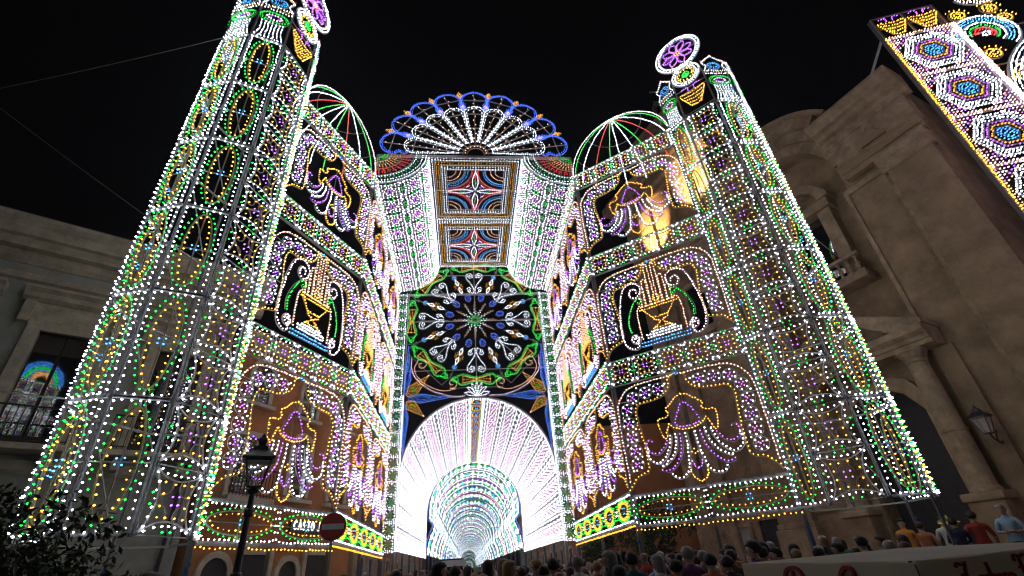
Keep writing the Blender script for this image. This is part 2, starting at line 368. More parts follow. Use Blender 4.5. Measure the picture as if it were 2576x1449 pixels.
def urn_panel():
    m = Motif(); panel_border(m)
    for s in (1, -1):
        f = (lambda P, s=s: np.array(P)*np.array([s, 1]))
        sc_ = f(np.vstack([spiral(1.02, 0.52, 0.07, 0.19, 0.3, 1.2, 20), crv([(0.98, 0.2), (1.15, 0.16), (1.42, 0.37), (1.5, 1.0), (1.4, 1.9), (1.2, 2.62), (0.92, 2.84), (0.62, 2.78), (0.5, 2.52), (0.62, 2.24), (0.82, 2.2), (0.94, 2.38), (0.86, 2.58), (0.7, 2.52), (0.68, 2.4)], 5)]))
        m.rod('scroll', off(sc_, -0.04*s), 0.012); m.string('K', sc_, 0.105)
        g = f(crv([(1.13, 0.83), (1.17, 1.2), (1.05, 1.63), (0.82, 2.0), (0.64, 2.12), (0.54, 2.02), (0.6, 1.9), (0.7, 1.98)], 5)); m.rod('leaf_stalk', off(g, -0.05*s), 0.012); m.string('G', g, 0.1)
        pk = f(crv([(0.8, 0.45), (0.81, 1.02), (0.8, 1.56), (0.7, 1.76), (0.56, 1.76)], 4)); m.rod('urn_case', pk, 0.01); m.string('O', pk, 0.1)
        for x0, x1, zt in ((0.06, 0.2, 3.42), (0.24, 0.4, 2.85), (0.42, 0.56, 2.35)):
            u = f(crv([(x0, 1.72), (x0, zt-0.1), ((x0+x1)/2, zt), (x1, zt-0.1), (x1, 1.72)], 4)); m.rod('feather', u, 0.01); m.string('O', u, 0.12)
        q = f([(0.6, 1.6), (0.27, 1.18)]); m.rod('urn', q, 0.012); m.string('Y', q, 0.085)
        q = f(crv([(0.27, 1.18), (0.24, 1.08), (0.05, 1.0), (0.1, 0.9), (0.3, 0.75), (0.34, 0.64)], 4)); m.rod('urn', q, 0.012); m.string('Y', q, 0.085)
    for z, hw in ((1.6, 0.68), (1.72, 0.62), (1.18, 0.25), (0.76, 0.28)): m.rod('urn', [(-hw, z), (hw, z)], 0.012); m.string('Y', [(-hw, z), (hw, z)], 0.09)
    m.string('Y', ell(0, 1.95, 0.12, 0.14, 20), 0.09, True)
    for z, hw, c in ((0.17, 0.86, 'C'), (0.30, 0.86, 'C'), (0.44, 0.6, 'W'), (0.55, 0.6, 'W'), (0.65, 0.42, 'W')):
        m.rod('plinth', [(-hw, z), (hw, z)], 0.022); m.string(c, [(-hw, z), (hw, z)], 0.11)
    return m
def ring_band(w, h, n):
    m = Motif(); s = w/n
    for z in (0.07, h-0.07): m.string('W', [(0.05, z), (w-0.05, z)], 0.1)
    m.rod('band_rail', [(0, 0), (w, 0)], 0.03); m.rod('band_rail', [(0, h), (w, h)], 0.03); m.rod('band_rail', [(0, h/2), (w, h/2)], 0.012)
    for i in range(n):
        cx = (i+0.5)*s
        for k, (a, c, sp) in enumerate(((0.33, 'Y', 0.075), (0.27, 'Y', 0.075), (0.41, 'G', 0.1))):
            m.string(c, ell(cx, h/2, s*a*0.95, h*a*0.92, 50), sp, True)
        m.rod('ring_hoop', ell(cx, h/2, s*0.355, h*0.33, 26), 0.014, True)
        m.dots('C', [(cx-0.1, h/2-0.08), (cx+0.1, h/2-0.08), (cx-0.1, h/2+0.08), (cx+0.1, h/2+0.08)])
        m.dots('G', [(i*s+dx, z) for dx in (0.12, 0.24, -0.12+s) for z in (0.24, h-0.24)])
        m.dots('W', [(i*s+dx, h/2+dz) for dx in (0.02, 0.12) for dz in (-0.06, 0.06)])
    m.string('Y', [(0, -0.09), (w, -0.09)], 0.06)
    return m
def oval_band(w, h, n):
    m = Motif(); s = w/n
    for i in range(n):
        m.merge(oval_panel(s, h, False), dx=i*s)
    m.string('Y', [(0, -0.1), (w, -0.1)], 0.135)
    m.rod('band_rail', [(0, -0.02), (w, -0.02)], 0.035)
    return m
def basket(m, x, z, s=1.0):
    for k in range(5):
        zz = z+(-0.42+0.2*k)*s; hw = (0.2+0.09*k-(0.06 if k == 4 else 0))*s
        P = crv([(x-hw, zz+0.05*s), (x, zz-0.03*s), (x+hw, zz+0.05*s)], 5); m.rod('flower_basket', P, 0.012); m.string('Y', P, 0.088)
    for sg in (1, -1):
        P = np.array([(x+sg*0.2*s, z-0.42*s), (x+sg*0.53*s, z+0.32*s)]); m.rod('flower_basket', P, 0.014); m.string('Y', P, 0.1)
        m.string('P', crv([(x+sg*0.12*s, z+0.5*s), (x+sg*0.16*s, z+0.72*s), (x+sg*0.38*s, z+0.68*s)], 4), 0.09)
def medallion(x, z, R, petals=True):
    m = Motif()
    for r, sp in ((R, 0.1), (R-0.11, 0.1)): m.string('W', ell(x, z, r, r, 60), sp, True)
    m.rod('medallion_ring', ell(x, z, R+0.05, R+0.05, 40), 0.018, True); m.rod('medallion_ring', ell(x, z, R-0.17, R-0.17, 36), 0.014, True)
    m.rod('cross_rod', [(x-R, z), (x+R, z)], 0.012, dz=-0.03); m.rod('cross_rod', [(x, z-R), (x, z+R)], 0.012, dz=-0.03)
    if petals:
        for k in range(8):
            a = k*math.pi/4+0.2; c, q = math.cos(a), math.sin(a)
            P = np.array([(0.16, 0), (0.35, 0.13), (0.55, 0.14), (R*0.72, 0), (0.55, -0.14), (0.35, -0.13)]); P = crv(P, 4, True)
            P = np.stack([x+c*P[:, 0]-q*P[:, 1], z+q*P[:, 0]+c*P[:, 1]], 1); m.rod('flower_petal', P, 0.012, True); m.string('P', P, 0.085, True)
        m.string('Y', ell(x, z, 0.1, 0.1, 16), 0.07, True); m.dots('Y', [(x, z)])
    else:
        m.string('Y', ell(x, z, R*0.62, R*0.62, 30), 0.14, True); m.string('Y', ell(x, z, R*0.52, R*0.52, 30), 0.16, True)
        m.string('G', ell(x, z, 0.15, 0.15, 16), 0.07, True); m.string('G', ell(x, z, 0.07, 0.07, 10), 0.07, True)
    return m
def capital(w):
    """fluted capital, oval cartouche and crown above each oval face of a tower"""
    m = Motif(); cx = w/2
    for k in range(7):
        x = -0.44+0.88*k/6
        P = crv([(cx+x*w, 0.1), (cx+x*w*0.75, 0.5), (cx+x*w*0.8, 0.92)], 4); m.rod('flute', P, 0.011); m.string('W', P, 0.125)
    m.string('W', [(0.06, 0.08), (w-0.06, 0.08)], 0.11)
    for a, b, c in ((0.46, 0.3, 'G'), (0.4, 0.24, 'G'), (0.24, 0.14, 'K'), (0.17, 0.09, 'P')): m.string(c, ell(cx, 1.28, a*w, b, 40), 0.1, True)
    m.rod('oval_cartouche', ell(cx, 1.28, 0.5*w, 0.33, 28), 0.016, True); m.rod('oval_cartouche', ell(cx, 1.28, 0.3*w, 0.18, 24), 0.012, True)
    m.string('W', [(0, 1.72), (w, 1.72)], 0.1); m.string('Y', [(0, 1.82), (w, 1.82)], 0.12); m.string('W', [(0, 1.92), (w, 1.92)], 0.1)
    m.string('C', ell(cx, 2.28, 0.26*w, 0.2, 24), 0.085, True); m.string('C', ell(cx, 2.28, 0.16*w, 0.11, 20), 0.08, True); m.rod('crown_hoop', ell(cx, 2.28, 0.3*w, 0.24, 22), 0.013, True)
    for s in (1, -1):
        P = crv([(cx+s*0.5*w, 1.95), (cx+s*0.36*w, 2.25), (cx+s*0.5*w, 2.5), (cx+s*0.28*w, 2.72), (cx, 2.95)], 4); m.rod('crown_hoop', P, 0.013); m.string('W', P, 0.085)
        P = crv([(cx+s*0.45*w, 2.55), (cx+s*0.3*w, 2.62)], 2); m.string('Y', P, 0.08)
    m.dots('R', [(cx, 3.02), (cx+0.5*w, 2.6), (cx-0.5*w, 2.6)])
    return m

BLUEMARK = mat('blue_stencil_paint', (0.03, 0.09, 0.35), 0.6)
def post_marks(t, p, z0, facing):
    """small blue stencilled letters climbing the post"""
    for k in range(5):
        a = facing; c, s = math.cos(a), math.sin(a)
        b = box('stencil_mark', (-0.035, 0.035, -0.004, 0, 0, 0.075+0.02*(k % 2)), BLUEMARK, t)
        b.matrix_local = Matrix.Translation((p[0]+0.062*s, p[1]-0.062*c, z0+0.14*k)) @ Matrix.Rotation(a, 4, 'Z') @ Matrix.Rotation(0.3*(-1)**k, 4, 'Y')
# ---------------------------------------------------------------- the two towers
def tower(poly, kinds, label, feet, zt=17.73):
    t = thing('light_tower', label, 'light tower', (0, 0, 0), 0, 'pair of light towers')
    n = len(poly); nt = 6
    for i, p in enumerate(poly):
        r = 0.026
        box('corner_post', (p[0]-r, p[0]+r, p[1]-r, p[1]+r, gz(p[1])-0.05 if i in feet else ZB-0.03, zt+(2.6 if i % 2 else 2.2)), STEEL, t)
        if i in feet: post_marks(t, p, gz(p[1])+1.5, 0.4)
    cache = {}
    for i in range(n):
        p, q = poly[i], poly[(i+1) % n]; k = kinds[i]; w = math.hypot(q[0]-p[0], q[1]-p[1])
        dx, dy = (q[0]-p[0])/w, (q[1]-p[1])/w
        P = (p[0]+0.03*dx+0.05*dy, p[1]+0.03*dy-0.05*dx); Q = (q[0]-0.03*dx+0.05*dy, q[1]-0.03*dy-0.05*dx); w2 = w-0.06
        if k == 'O':
            B = Built(oval_panel(w2, 2.5), r=0.0235); Cp = Built(capital(w2), r=0.022, small=True)
            for j in range(nt): B.place('oval_panel', t, frame_mtx(P, Q, ZB+2.5*j))
            Cp.place('capital', t, frame_mtx(P, Q, zt))
        elif k == 'F':
            B = Built(lattice(1, 2, w2, 1.25, dense=True), r=0.0235)
            for j in range(nt): B.place('lattice_panel', t, frame_mtx(P, Q, ZB+2.5*j))
            m = Motif(); basket(m, w2/2, 0.85, 1.0)
            for z in (0.15, 1.35, 1.6): m.rod('stay_rod', [(0, z), (w2, z)], 0.012, dz=-0.03)
            Built(m).place('basket_panel', t, frame_mtx(P, Q, zt))
            Built(medallion(w2/2, 2.35, 0.58, False)).place('small_medallion', t, frame_mtx(P, Q, zt))
            P3 = (P[0]+0.08*dy, P[1]-0.08*dx); Q3 = (Q[0]+0.08*dy, Q[1]-0.08*dx)
            Built(medallion(w2/2, 3.78, 0.98, True)).place('flower_medallion', t, frame_mtx(P3, Q3, zt))
        else:
            m = Motif()
            for j in range(nt+1): m.rod('brace_rod', [(0, 2.5*j), (w, 2.5*j)], 0.025); 
            for j in range(nt): m.rod('brace_rod', [(0, 2.5*j), (w, 2.5*j+2.5)], 0.014)
            Built(m).place('rear_bracing', t, frame_mtx(p, q, ZB))
    return t
tower(TL, 'OOFO' 'XXXO', 'tall light tower of oval panels at left, nearest the dark tree', (0, 4, 6))
tower(TR, 'OFOO' 'OXXX', 'tall light tower at right in front of the church doorway', (0, 3, 5))

# ---------------------------------------------------------------- the walls of light
PLUME = Built(plume_panel()); URN = Built(urn_panel()); PLUME2 = Built(plume_panel(), r=0.027, small=True); URN2 = Built(urn_panel(), r=0.027, small=True)
LATT = Built(lattice(5, 1, 0.92, 0.95)); LATT2 = Built(lattice(5, 1, 0.92, 0.95), r=0.027, small=True); OBAND = Built(oval_band(4.6, 0.9, 2)); RBAND = Built(ring_band(9.58, 0.9, 5), r=0.028, small=True)
LEV = (2.73, 3.66, 7.33, 8.33, 12.15, 13.12, 17.0)
def post(t, p, z0, z1, r=0.06, m=STEEL): return box('support_post', (p[0]-r, p[0]+r, p[1]-r, p[1]+r, z0, z1), m, t)
def wall(name, p, q, npan, base, label, dz=0.0):
    t = thing(name, label, 'light wall'); L = math.hypot(q[0]-p[0], q[1]-p[1]); w = L/npan; sx = w/4.6
    ux, uy = (q[0]-p[0])/L, (q[1]-p[1])/L
    def M(u, z, s): return frame_mtx((p[0]+ux*u, p[1]+uy*u), q, z+dz, s)
    if base == 'ring': RBAND.place('ring_band', t, M(0, LEV[0], L/9.58))
    else: OBAND.place('oval_band', t, M(0, LEV[0], L/4.6))
    for k in range(npan):
        far = npan > 1
        for z, B, nm in ((LEV[1], PLUME2 if far else PLUME, 'plume_panel'), (LEV[3], URN2 if far else URN, 'urn_panel'), (LEV[5]+0.1, PLUME2 if far else PLUME, 'plume_panel')):
            B.place(nm, t, M((k+0.5)*w, z, sx))
        for z in (LEV[2], LEV[4]+0.02, LEV[6]): (LATT2 if far else LATT).place('lattice_band', t, M(k*w, z, sx))
    m = Motif()
    for z in (LEV[1], LEV[2], LEV[3]-0.05, LEV[4], LEV[5]-0.03, LEV[6], LEV[6]+0.95): m.rod('cross_rail', [(0, z), (L, z)], 0.02, dz=-0.04)
    for k, me in {k: rods_mesh(k, v) for k, v in m.rods.items()}.items():
        o = link(k, me, t); o.matrix_local = frame_mtx(p, q, dz)
    for k in range(npan+1):
        u = k*w; pp = (p[0]+ux*u-0.07*uy*-1*-1, p[1]+uy*u+0.07*ux)
        post(t, pp, gz(pp[1])-0.05, LEV[6]+0.95+dz, 0.055)
        post_marks(t, (pp[0], pp[1]), gz(pp[1])+1.55, math.atan2(uy, ux))
    if npan == 1:
        u = 0.5*w; pp = (p[0]+ux*u-0.09*uy, p[1]+uy*u+0.09*ux); post(t, pp, gz(pp[1])-0.05, LEV[0], 0.045)
    return t
wall('light_wall', TL[4], FL, 1, 'oval', 'wall of light panels between the left tower and the vault, in front of the orange house')
wall('light_wall', FR, TR[0], 1, 'oval', 'wall of light panels between the vault and the right tower, before the stone bell tower')
wall('side_light_wall', FL, BL, 2, 'ring', 'steeply foreshortened light wall along the left side under the vault', 0.12)
wall('side_light_wall', BR, FR, 2, 'ring', 'steeply foreshortened light wall along the right side under the vault', 0.12)

# ---------------------------------------------------------------- half domes on the two front walls
def half_dome(p, q, label):
    t = thing('half_dome', label, 'light dome', group='ribbed half domes'); mx, my = (p[0]+q[0])/2, (p[1]+q[1])/2; L = math.hypot(q[0]-p[0], q[1]-p[1]); R = L/2
    M = frame_mtx((mx, my), q, LEV[6]+0.97)
    cols = ['K', 'G', 'W', 'R', 'G', 'W', 'W', 'G', 'R', 'W', 'G', 'K']; angs = [0, 6, 20, 40, 62, 78, 102, 118, 140, 160, 174, 180]
    for c, a in zip(cols, angs):
        a = math.radians(a)
        def mp(P, a=a):
            th = P[:, 0]/R; r = R-0.03*P[:, 1]
            Q = np.stack([R*np.cos(a)*np.cos(th), R*np.sin(a)*np.cos(th), R*np.sin(th)], 1)
            N = np.stack([0*th, 0*th-0.6, 0*th-0.8], 1)
            return Q, N
        m = Motif(); P = np.stack([np.linspace(0, R*math.pi/2*0.985, 28), np.zeros(28)], 1); m.rod('dome_rib', P, 0.016); m.string(c, P, 0.095)
        Built(m, mp, 0.022).place('rib', t, M)
    for th in (0.45, 0.95):
        P = [(R*math.cos(a)*math.cos(th), R*math.sin(a)*math.cos(th), R*math.sin(th)) for a in np.linspace(0, math.pi, 14)]
        o = link('dome_hoop', tube3('dome_hoop', P, 0.012, FRAME, 4), t); o.matrix_local = M
    return t
half_dome(TL[4], FL, 'red, white and green ribbed half dome beside the left tower')
half_dome(FR, TR[0], 'red, white and green ribbed half dome beside the right tower')

# ---------------------------------------------------------------- the vault
ZS, ZT, HW, WC = 17.35, 19.2, 4.69, 2.31
def vault():
    t = thing('light_vault', 'barrel vault of lights with two square coffers overhead', 'light vault')
    Y0, Y1 = 16.42, 26.0
    for s in (1, -1):
        def mp(P, s=s):
            th = P[:, 1]/3.4*math.pi/2
            x = HW-(HW-WC)*np.sin(th); z = ZT-(ZT-ZS)*np.cos(th)
            nx = np.sin(th)/(HW-WC); nz = np.cos(th)/(ZT-ZS); l = np.hypot(nx, nz)
            return np.stack([X0+s*x, Y0+P[:, 0], z], 1), np.stack([-s*nx/l, 0*x, -nz/l], 1)
        m = lattice(9, 3, 9.58/9, 3.4/3, 'W', 'G', 'K', 'P', dense=True, rr=0.014)
        for j in range(9):
            for i in range(3):
                cx, cz = (j+0.5)*9.58/9, (i+0.5)*3.4/3
                m.dots('K', [(cx+0.2*math.cos(a), cz+0.2*math.sin(a)) for a in np.arange(0, 6.28, 0.785)])
                m.rod('star_rod', [(cx-0.5, cz-0.5), (cx+0.5, cz+0.5)], 0.01); m.rod('star_rod', [(cx-0.5, cz+0.5), (cx+0.5, cz-0.5)], 0.01)
        Built(m, mp, 0.033, small=True).place('vault_flank', t)
        mf = Motif()   # quarter fan hanging in each upper corner of the front face
        cx, cz = X0+s*(HW-0.05), ZT-0.05; EA, EB = HW-WC-0.05, ZT-ZS-0.02
        def q(r, n=24): return np.array([(cx-s*r*EA*math.cos(a), cz-r*EB*math.sin(a)) for a in np.linspace(0.02, math.pi/2-0.02, n)])
        for r, c, sp in ((0.98, 'W', 0.1), (0.91, 'W', 0.13), (0.84, 'G', 0.2), (0.78, 'W', 0.13), (0.66, 'R', 0.13), (0.6, 'R', 0.13), (0.54, 'R', 0.15), (0.46, 'Y', 0.14), (0.4, 'O', 0.13), (0.34, 'Y', 0.13), (0.28, 'O', 0.12), (0.2, 'G', 0.09), (0.14, 'G', 0.09)): mf.string(c, q(r), sp)
        for r in (1.0, 0.73, 0.5, 0.24): mf.rod('arch_band', q(r), 0.016)
        for k in range(9):
            a = (k+0.5)/9*math.pi/2; mf.rod('corner_fan', [(cx-s*0.2*EA*math.cos(a), cz-0.2*EB*math.sin(a)), (cx-s*0.72*EA*math.cos(a), cz-0.72*EB*math.sin(a))], 0.012)
        Built(mf, r=0.024, small=True).place('corner_spandrel', t, Matrix.Translation((0, 16.38, 0)))
    for k in range(2):   # coffers, read from below
        y0 = Y0+0.05+k*4.78; D = 4.74; W2 = WC
        def mp(P, y0=y0): return np.stack([X0+P[:, 0], y0+P[:, 1], np.full(len(P), ZT)], 1), np.tile([0., 0., -1.], (len(P), 1))
        m = Motif(); c0 = D/2
        def sq(h, v): return np.array([(-h, c0-v), (h, c0-v), (h, c0+v), (-h, c0+v)])
        for i, c in ((0.06, 'W'), (0.19, 'W'), (0.36, 'Y'), (0.48, 'Y'), (0.65, 'W'), (0.78, 'W')):
            S = sq(W2-i, D/2-i); m.string(c, np.vstack([S, S[:1]]), 0.14)
        for i in (0.0, 0.275, 0.565, 0.86): m.rod('coffer_frame', sq(W2-i, D/2-i), 0.025, True)
        h, v = W2-0.9, D/2-0.9
        for a in (1, -1):
            for b in (1, -1):
                for r, c in ((0.3, 'O'), (0.46, 'O'), (0.64, 'C'), (0.73, 'C'), (0.9, 'R'), (0.99, 'R')):
                    P = ell(a*h, c0+b*v, r*h, r*v, 20, 0, math.pi/2); P = np.stack([a*h-a*(P[:, 0]-a*h), c0+b*v-b*(P[:, 1]-(c0+b*v))], 1)
                    m.string(c, P, 0.095)
                    if r in (0.64, 0.9): m.rod('coffer_arc', off(P, 0.05), 0.018)
                m.dots('P', [(a*0.27, c0+b*0.27), (a*0.2, c0+b*0.3), (a*0.3, c0+b*0.2)]); m.dots('W', [(a*0.45, c0+b*0.3), (a*0.3, c0+b*0.45), (a*0.38, c0+b*0.38)])
        for ax in (0, 1):
            for sg in (1, -1):
                P = np.array([(0.1, 0), (0.35, 0.13), (0.6, 0.14), (1.0, 0), (0.6, -0.14), (0.35, -0.13)])*np.array([h, 1]); P = crv(P, 3, True)*np.array([sg, 1])
                if ax: P = P[:, ::-1]
                P = P+np.array([0, c0]); m.string('W', P, 0.1, True); m.rod('coffer_petal', P, 0.012, True)
                g = np.array([(sg*0.4*h, 0.03), (sg*0.55*h, -0.03), (sg*0.48*h, 0.06)]); m.dots('G', (g[:, ::-1] if ax else g)+np.array([0, c0]))
        m.rod('coffer_cross', [(-W2, c0), (W2, c0)], 0.02, dz=-0.03); m.rod('coffer_cross', [(0, 0), (0, D)], 0.02, dz=-0.03)
        Built(m, mp, 0.023, small=True).place('square_coffer', t)
    for s in (1, -1): post(t, (X0+s*HW, 16.5), 16.9, ZT, 0.06)
    box('front_beam', (X0-HW, X0+HW, 16.44, 16.54, ZT-0.05, ZT+0.07), FRAME, t)
    box('back_beam', (X0-HW, X0+HW, 26.02, 26.12, ZS-0.3, ZS-0.18), FRAME, t)
    return t
vault()

# ---------------------------------------------------------------- fan crest on the vault
def fan():
    t = thing('fan_crest', 'half-round peacock fan of white and blue lights crowning the vault', 'fan crest', (X0, 16.36, ZT+0.07))
    R = 4.66; st = Motif()
    def pol(r, a): return (r*math.cos(a), r*math.sin(a))
    for k in range(9):
        a0 = math.radians(10+20*k); m = Motif()
        def loc(P, a0=a0): P = np.asarray(P); return np.stack([P[:, 0]*math.cos(a0)-P[:, 1]*math.sin(a0), P[:, 0]*math.sin(a0)+P[:, 1]*math.cos(a0)], 1)
        for d in (0.0, 0.12):
            P = crv([(0.85, 0.12-d*0.3), (1.6, 0.27-d*0.6), (2.4, 0.44-d), (3.0, 0.52-d), (3.35-d, 0.36-d*0.5), (3.5-d, 0), (3.35-d, -0.36+d*0.5), (3.0, -0.52+d), (2.4, -0.44+d), (1.6, -0.27+d*0.6), (0.85, -0.12+d*0.3)], 4)
            if d == 0: m.string('W', loc(P), 0.105)
            else: m.string('W', loc(P), 0.24)
        m.rod('petal_hoop', loc(P), 0.016)
        Built(m, r=0.025, small=True).place('fan_petal', t)
        m = Motif()
        sc_ = crv([(3.2, -0.5), (3.4, -0.66), (3.62, -0.55), (3.85, -0.72), (4.25, -0.66), (4.55, -0.38), (4.66, 0), (4.55, 0.38), (4.25, 0.66), (3.85, 0.72), (3.62, 0.55), (3.4, 0.66), (3.2, 0.5)], 5)
        m.rod('scallop_hoop', loc(sc_), 0.016); m.string('B', loc(sc_), 0.085); m.string('B', loc(off(sc_, 0.09)), 0.1)
        Built(m, r=0.026, small=True).place('fan_scallop', t)
        st.rod('fan_spoke', loc([(0.6, 0), (4.62, 0)]), 0.018, dz=-0.03)
        st.dots('O', loc([(r, 0.05*(-1)**i) for i, r in enumerate(np.arange(1.1, 4.6, 0.33))]))
        if k < 8:
            a1 = a0+math.radians(10)
            for r, h in ((4.42, 0.3), (3.48, 0.22)):
                m = Motif(); D = np.array([pol(r-h, a1), pol(r, a1+0.6*h/r), pol(r+h, a1), pol(r, a1-0.6*h/r)]); m.rod('diamond_frame', D, 0.014, True)
                c = np.array(pol(r, a1)); m.string('Y', c+(D-c)*0.75, 0.085, True); m.string('Y', c+(D-c)*0.35, 0.07, True)
                if r < 4: m.string('B', c+(D-c)*1.3, 0.09, True)
                Built(m, r=0.025, small=True).place('diamond_star', t)
    for r in (0.62, 0.42): st.rod('fan_hub', ell(0, 0, r, r, 20, 0, math.pi), 0.02)
    st.string('O', ell(0, 0, 0.52, 0.52, 20, 0.1, math.pi-0.1), 0.17)
    for r in (2.0, 3.1, 4.2):
        P = np.array([pol(r, a) for a in np.linspace(0, math.pi, 10)]); st.rod('fan_brace', P, 0.022, dz=-0.08)
    Built(st).place('fan_structure', t)
fan()

# ---------------------------------------------------------------- rosette wall at the back of the vault
def rosette():
    t = thing('rosette_screen', 'great rosette window of lights above the tunnel mouth', 'rosette', (X0, 26.03, 15.25))
    R = 3.85; m = Motif()
    for k in range(12):
        a = k*math.pi/6; c, s = math.cos(a), math.sin(a); m.rod('hub_spoke', [(0.1*c, 0.1*s), (1.35*c, 1.35*s)], 0.014)
        n = np.array([-s, c])
        for r in np.arange(0.42, 1.3, 0.1):
            m.dots('O' if r > 0.75 else 'W', [np.array([r*c, r*s])+n*(0.05 if int(round(r*10)) % 2 else -0.05)])
    m.string('G', ell(0, 0, 0.24, 0.24, 20), 0.08, True); m.string('G', ell(0, 0, 0.33, 0.33, 20), 0.1, True)
    m.rod('hub_ring', ell(0, 0, 0.16, 0.16, 14), 0.03, True)
    Built(m, r=0.024, small=True).place('rosette_hub', t)
    D = Motif()
    P = np.array([(1.32, 0), (1.48, 0.17), (1.75, 0.17), (1.86, 0), (1.75, -0.17), (1.48, -0.17)]); D.rod('blue_diamond', P, 0.014, True); D.string('B', P+(np.array([1.58, 0])-P)*0.2, 0.08, True); D.dots('B', [(1.5, 0), (1.6, 0.05), (1.68, 0), (1.6, -0.05)])
    DB = Built(D, r=0.024, small=True)
    for k in range(12): DB.place('diamond', t, Matrix.Rotation(-(k*math.pi/6+math.pi/12), 4, 'Y'))
    H = Motif()   # twin-spiral heart on a stem
    for s in (1, -1):
        P = crv(np.array([(1.95, 0.05), (2.25, 0.05), (2.5, 0.14), (2.78, 0.32), (3.05, 0.5), (3.3, 0.48), (3.38, 0.3), (3.28, 0.13), (3.1, 0.12)])*np.array([1, s]), 5); H.rod('scroll_hoop', off(P, 0.05*s), 0.013); H.string('W', P, 0.1)
        P2 = spiral(3.12, 0.28*s, 0.03, 0.14, 0, 1.2*s, 20); H.string('W', P2, 0.09)
        P3 = crv(np.array([(1.9, 0.1), (2.02, 0.35), (2.2, 0.45), (2.34, 0.35), (2.25, 0.22)])*np.array([1, s]), 4); H.rod('scroll_hoop', P3, 0.012); H.string('W', P3, 0.1)
        H.string('W', ell(2.1, 0.32*s, 0.07, 0.07, 10), 0.09, True)
    H.rod('heart_stem', [(1.6, 0), (3.5, 0)], 0.016)
    HB = Built(H, r=0.024, small=True)
    K = Motif()
    for c0 in (2.28, 2.9):
        P = np.array([(c0-0.24, 0), (c0, 0.11), (c0+0.24, 0), (c0, -0.11)]); K.rod('lozenge', P, 0.013, True); K.string('W', P*1.0, 0.075, True)
    K.string('Y', ell(2.6, 0, 0.17, 0.17, 16), 0.09, True); K.string('Y', ell(2.6, 0, 0.27, 0.27, 16), 0.17, True)
    K.string('C', ell(3.3, 0, 0.1, 0.1, 10), 0.06, True); K.string('C', ell(3.3, 0, 0.04, 0.04, 10), 0.06, True); K.rod('azure_disc', ell(3.3, 0, 0.15, 0.15, 12), 0.014, True)
    K.rod('candle_stem', [(1.9, 0), (3.8, 0)], 0.014, dz=-0.02)
    KB = Built(K, r=0.024, small=True)
    C = Motif()   # green cartouche lying on the rim, amber hourglass inside
    o = crv([(3.72, 0), (3.62, 0.3), (3.5, 0.65), (3.5, 0.95), (3.62, 1.12), (3.66, 1.32), (3.72, 1.42), (3.86, 1.42), (3.96, 1.3), (4.0, 1.1), (4.16, 0.95), (4.16, 0.62), (4.04, 0.3), (3.96, 0)], 3)
    for s in (1, -1):
        q = o*np.array([1, s]); C.rod('cartouche_hoop', off(q, -0.05*s), 0.016); C.string('G', q, 0.085); C.string('G', q+(np.array([3.84, 0.75*s])-q)*0.22, 0.12)
        C.string('G', ell(3.82, 1.15*s, 0.1, 0.1, 12), 0.09, True); C.string('G', ell(3.82, 1.36*s, 0.07, 0.07, 10), 0.08, True)
        h = np.array([(3.78, 0.0), (3.72, 0.35), (3.6, 0.78), (4.04, 0.78), (3.93, 0.35), (3.88, 0.0)])*np.array([1, s]); C.rod('hourglass', h, 0.014); C.string('Y', h, 0.085)
        C.string('Y', np.array([(3.83, 0.05), (3.83, 0.7)])*np.array([1, s]), 0.1)
        C.rod('cartouche_brace', np.array([(3.4, 1.5), (4.3, 1.5)])*np.array([1, s]), 0.012, dz=-0.03)
    C.rod('cartouche_brace', [(4.3, -1.5), (4.3, 1.5)], 0.012, dz=-0.03)
    CB = Built(C, r=0.024, small=True)
    sq = Matrix.Diagonal((1.0, 1.0, 0.965, 1.0))
    for k in range(8):
        HB.place('heart_scroll', t, Matrix.Rotation(-k*math.pi/4, 4, 'Y')); KB.place('candlestick', t, Matrix.Rotation(-(k+0.5)*math.pi/4, 4, 'Y')); CB.place('green_cartouche', t, Matrix.Rotation(-k*math.pi/4, 4, 'Y'))
    # scrolls under the rosette, half stars in the lower corners
    for s in (1, -1):
        m = Motif(); P = np.vstack([spiral(s*3.15, -2.85, 0.08, 0.36, 1.5, -1.1*s, 22), crv([(s*3.55, -3.0), (s*3.4, -3.5), (s*2.8, -4.1), (s*1.9, -4.45), (s*1.2, -4.35)], 5), spiral(s*1.4, -4.02, 0.33, 0.08, -1.9, -1.1*s, 22)])
        m.rod('scroll_hoop', P, 0.016); m.string('O', P, 0.1); m.string('K', off(crv([(s*3.72, -2.5), (s*3.6, -3.4), (s*2.8, -4.25), (s*1.6, -4.75), (s*0.7, -4.8)], 5), 0.0), 0.11)
        m.rod('scroll_hoop', crv([(s*3.75, -2.5), (s*3.63, -3.4), (s*2.8, -4.3), (s*1.6, -4.8), (s*0.7, -4.85)], 5), 0.016)
        Built(m, r=0.024, small=True).place('lower_scroll', t)
        ox, oz = s*4.05, -4.85
        for a, L, w_, c in ((0, 2.5, 0.26, 'B'), (88, 3.2, 0.3, 'B'), (-88, 3.0, 0.26, 'B'), (45, 1.9, 0.32, 'Y'), (-42, 1.5, 0.3, 'Y')):
            a = math.radians(a); m = Motif()
            P = np.array([(0.25, w_*0.2), (0.6*L*0.6, w_), (L, 0), (0.6*L*0.6, -w_), (0.25, -w_*0.2)])
            Q = np.stack([ox-s*np.maximum(-0.0, P[:, 0]*math.cos(a)-P[:, 1]*math.sin(a)), oz+P[:, 0]*math.sin(a)+P[:, 1]*math.cos(a)], 1)
            m.rod('star_ray', Q, 0.016, True)
            for f in (0.0, 0.3, 0.62): m.string(c if f != 0.3 or c != 'B' else 'C', Q+(Q.mean(0)-Q)*f, 0.1, True)
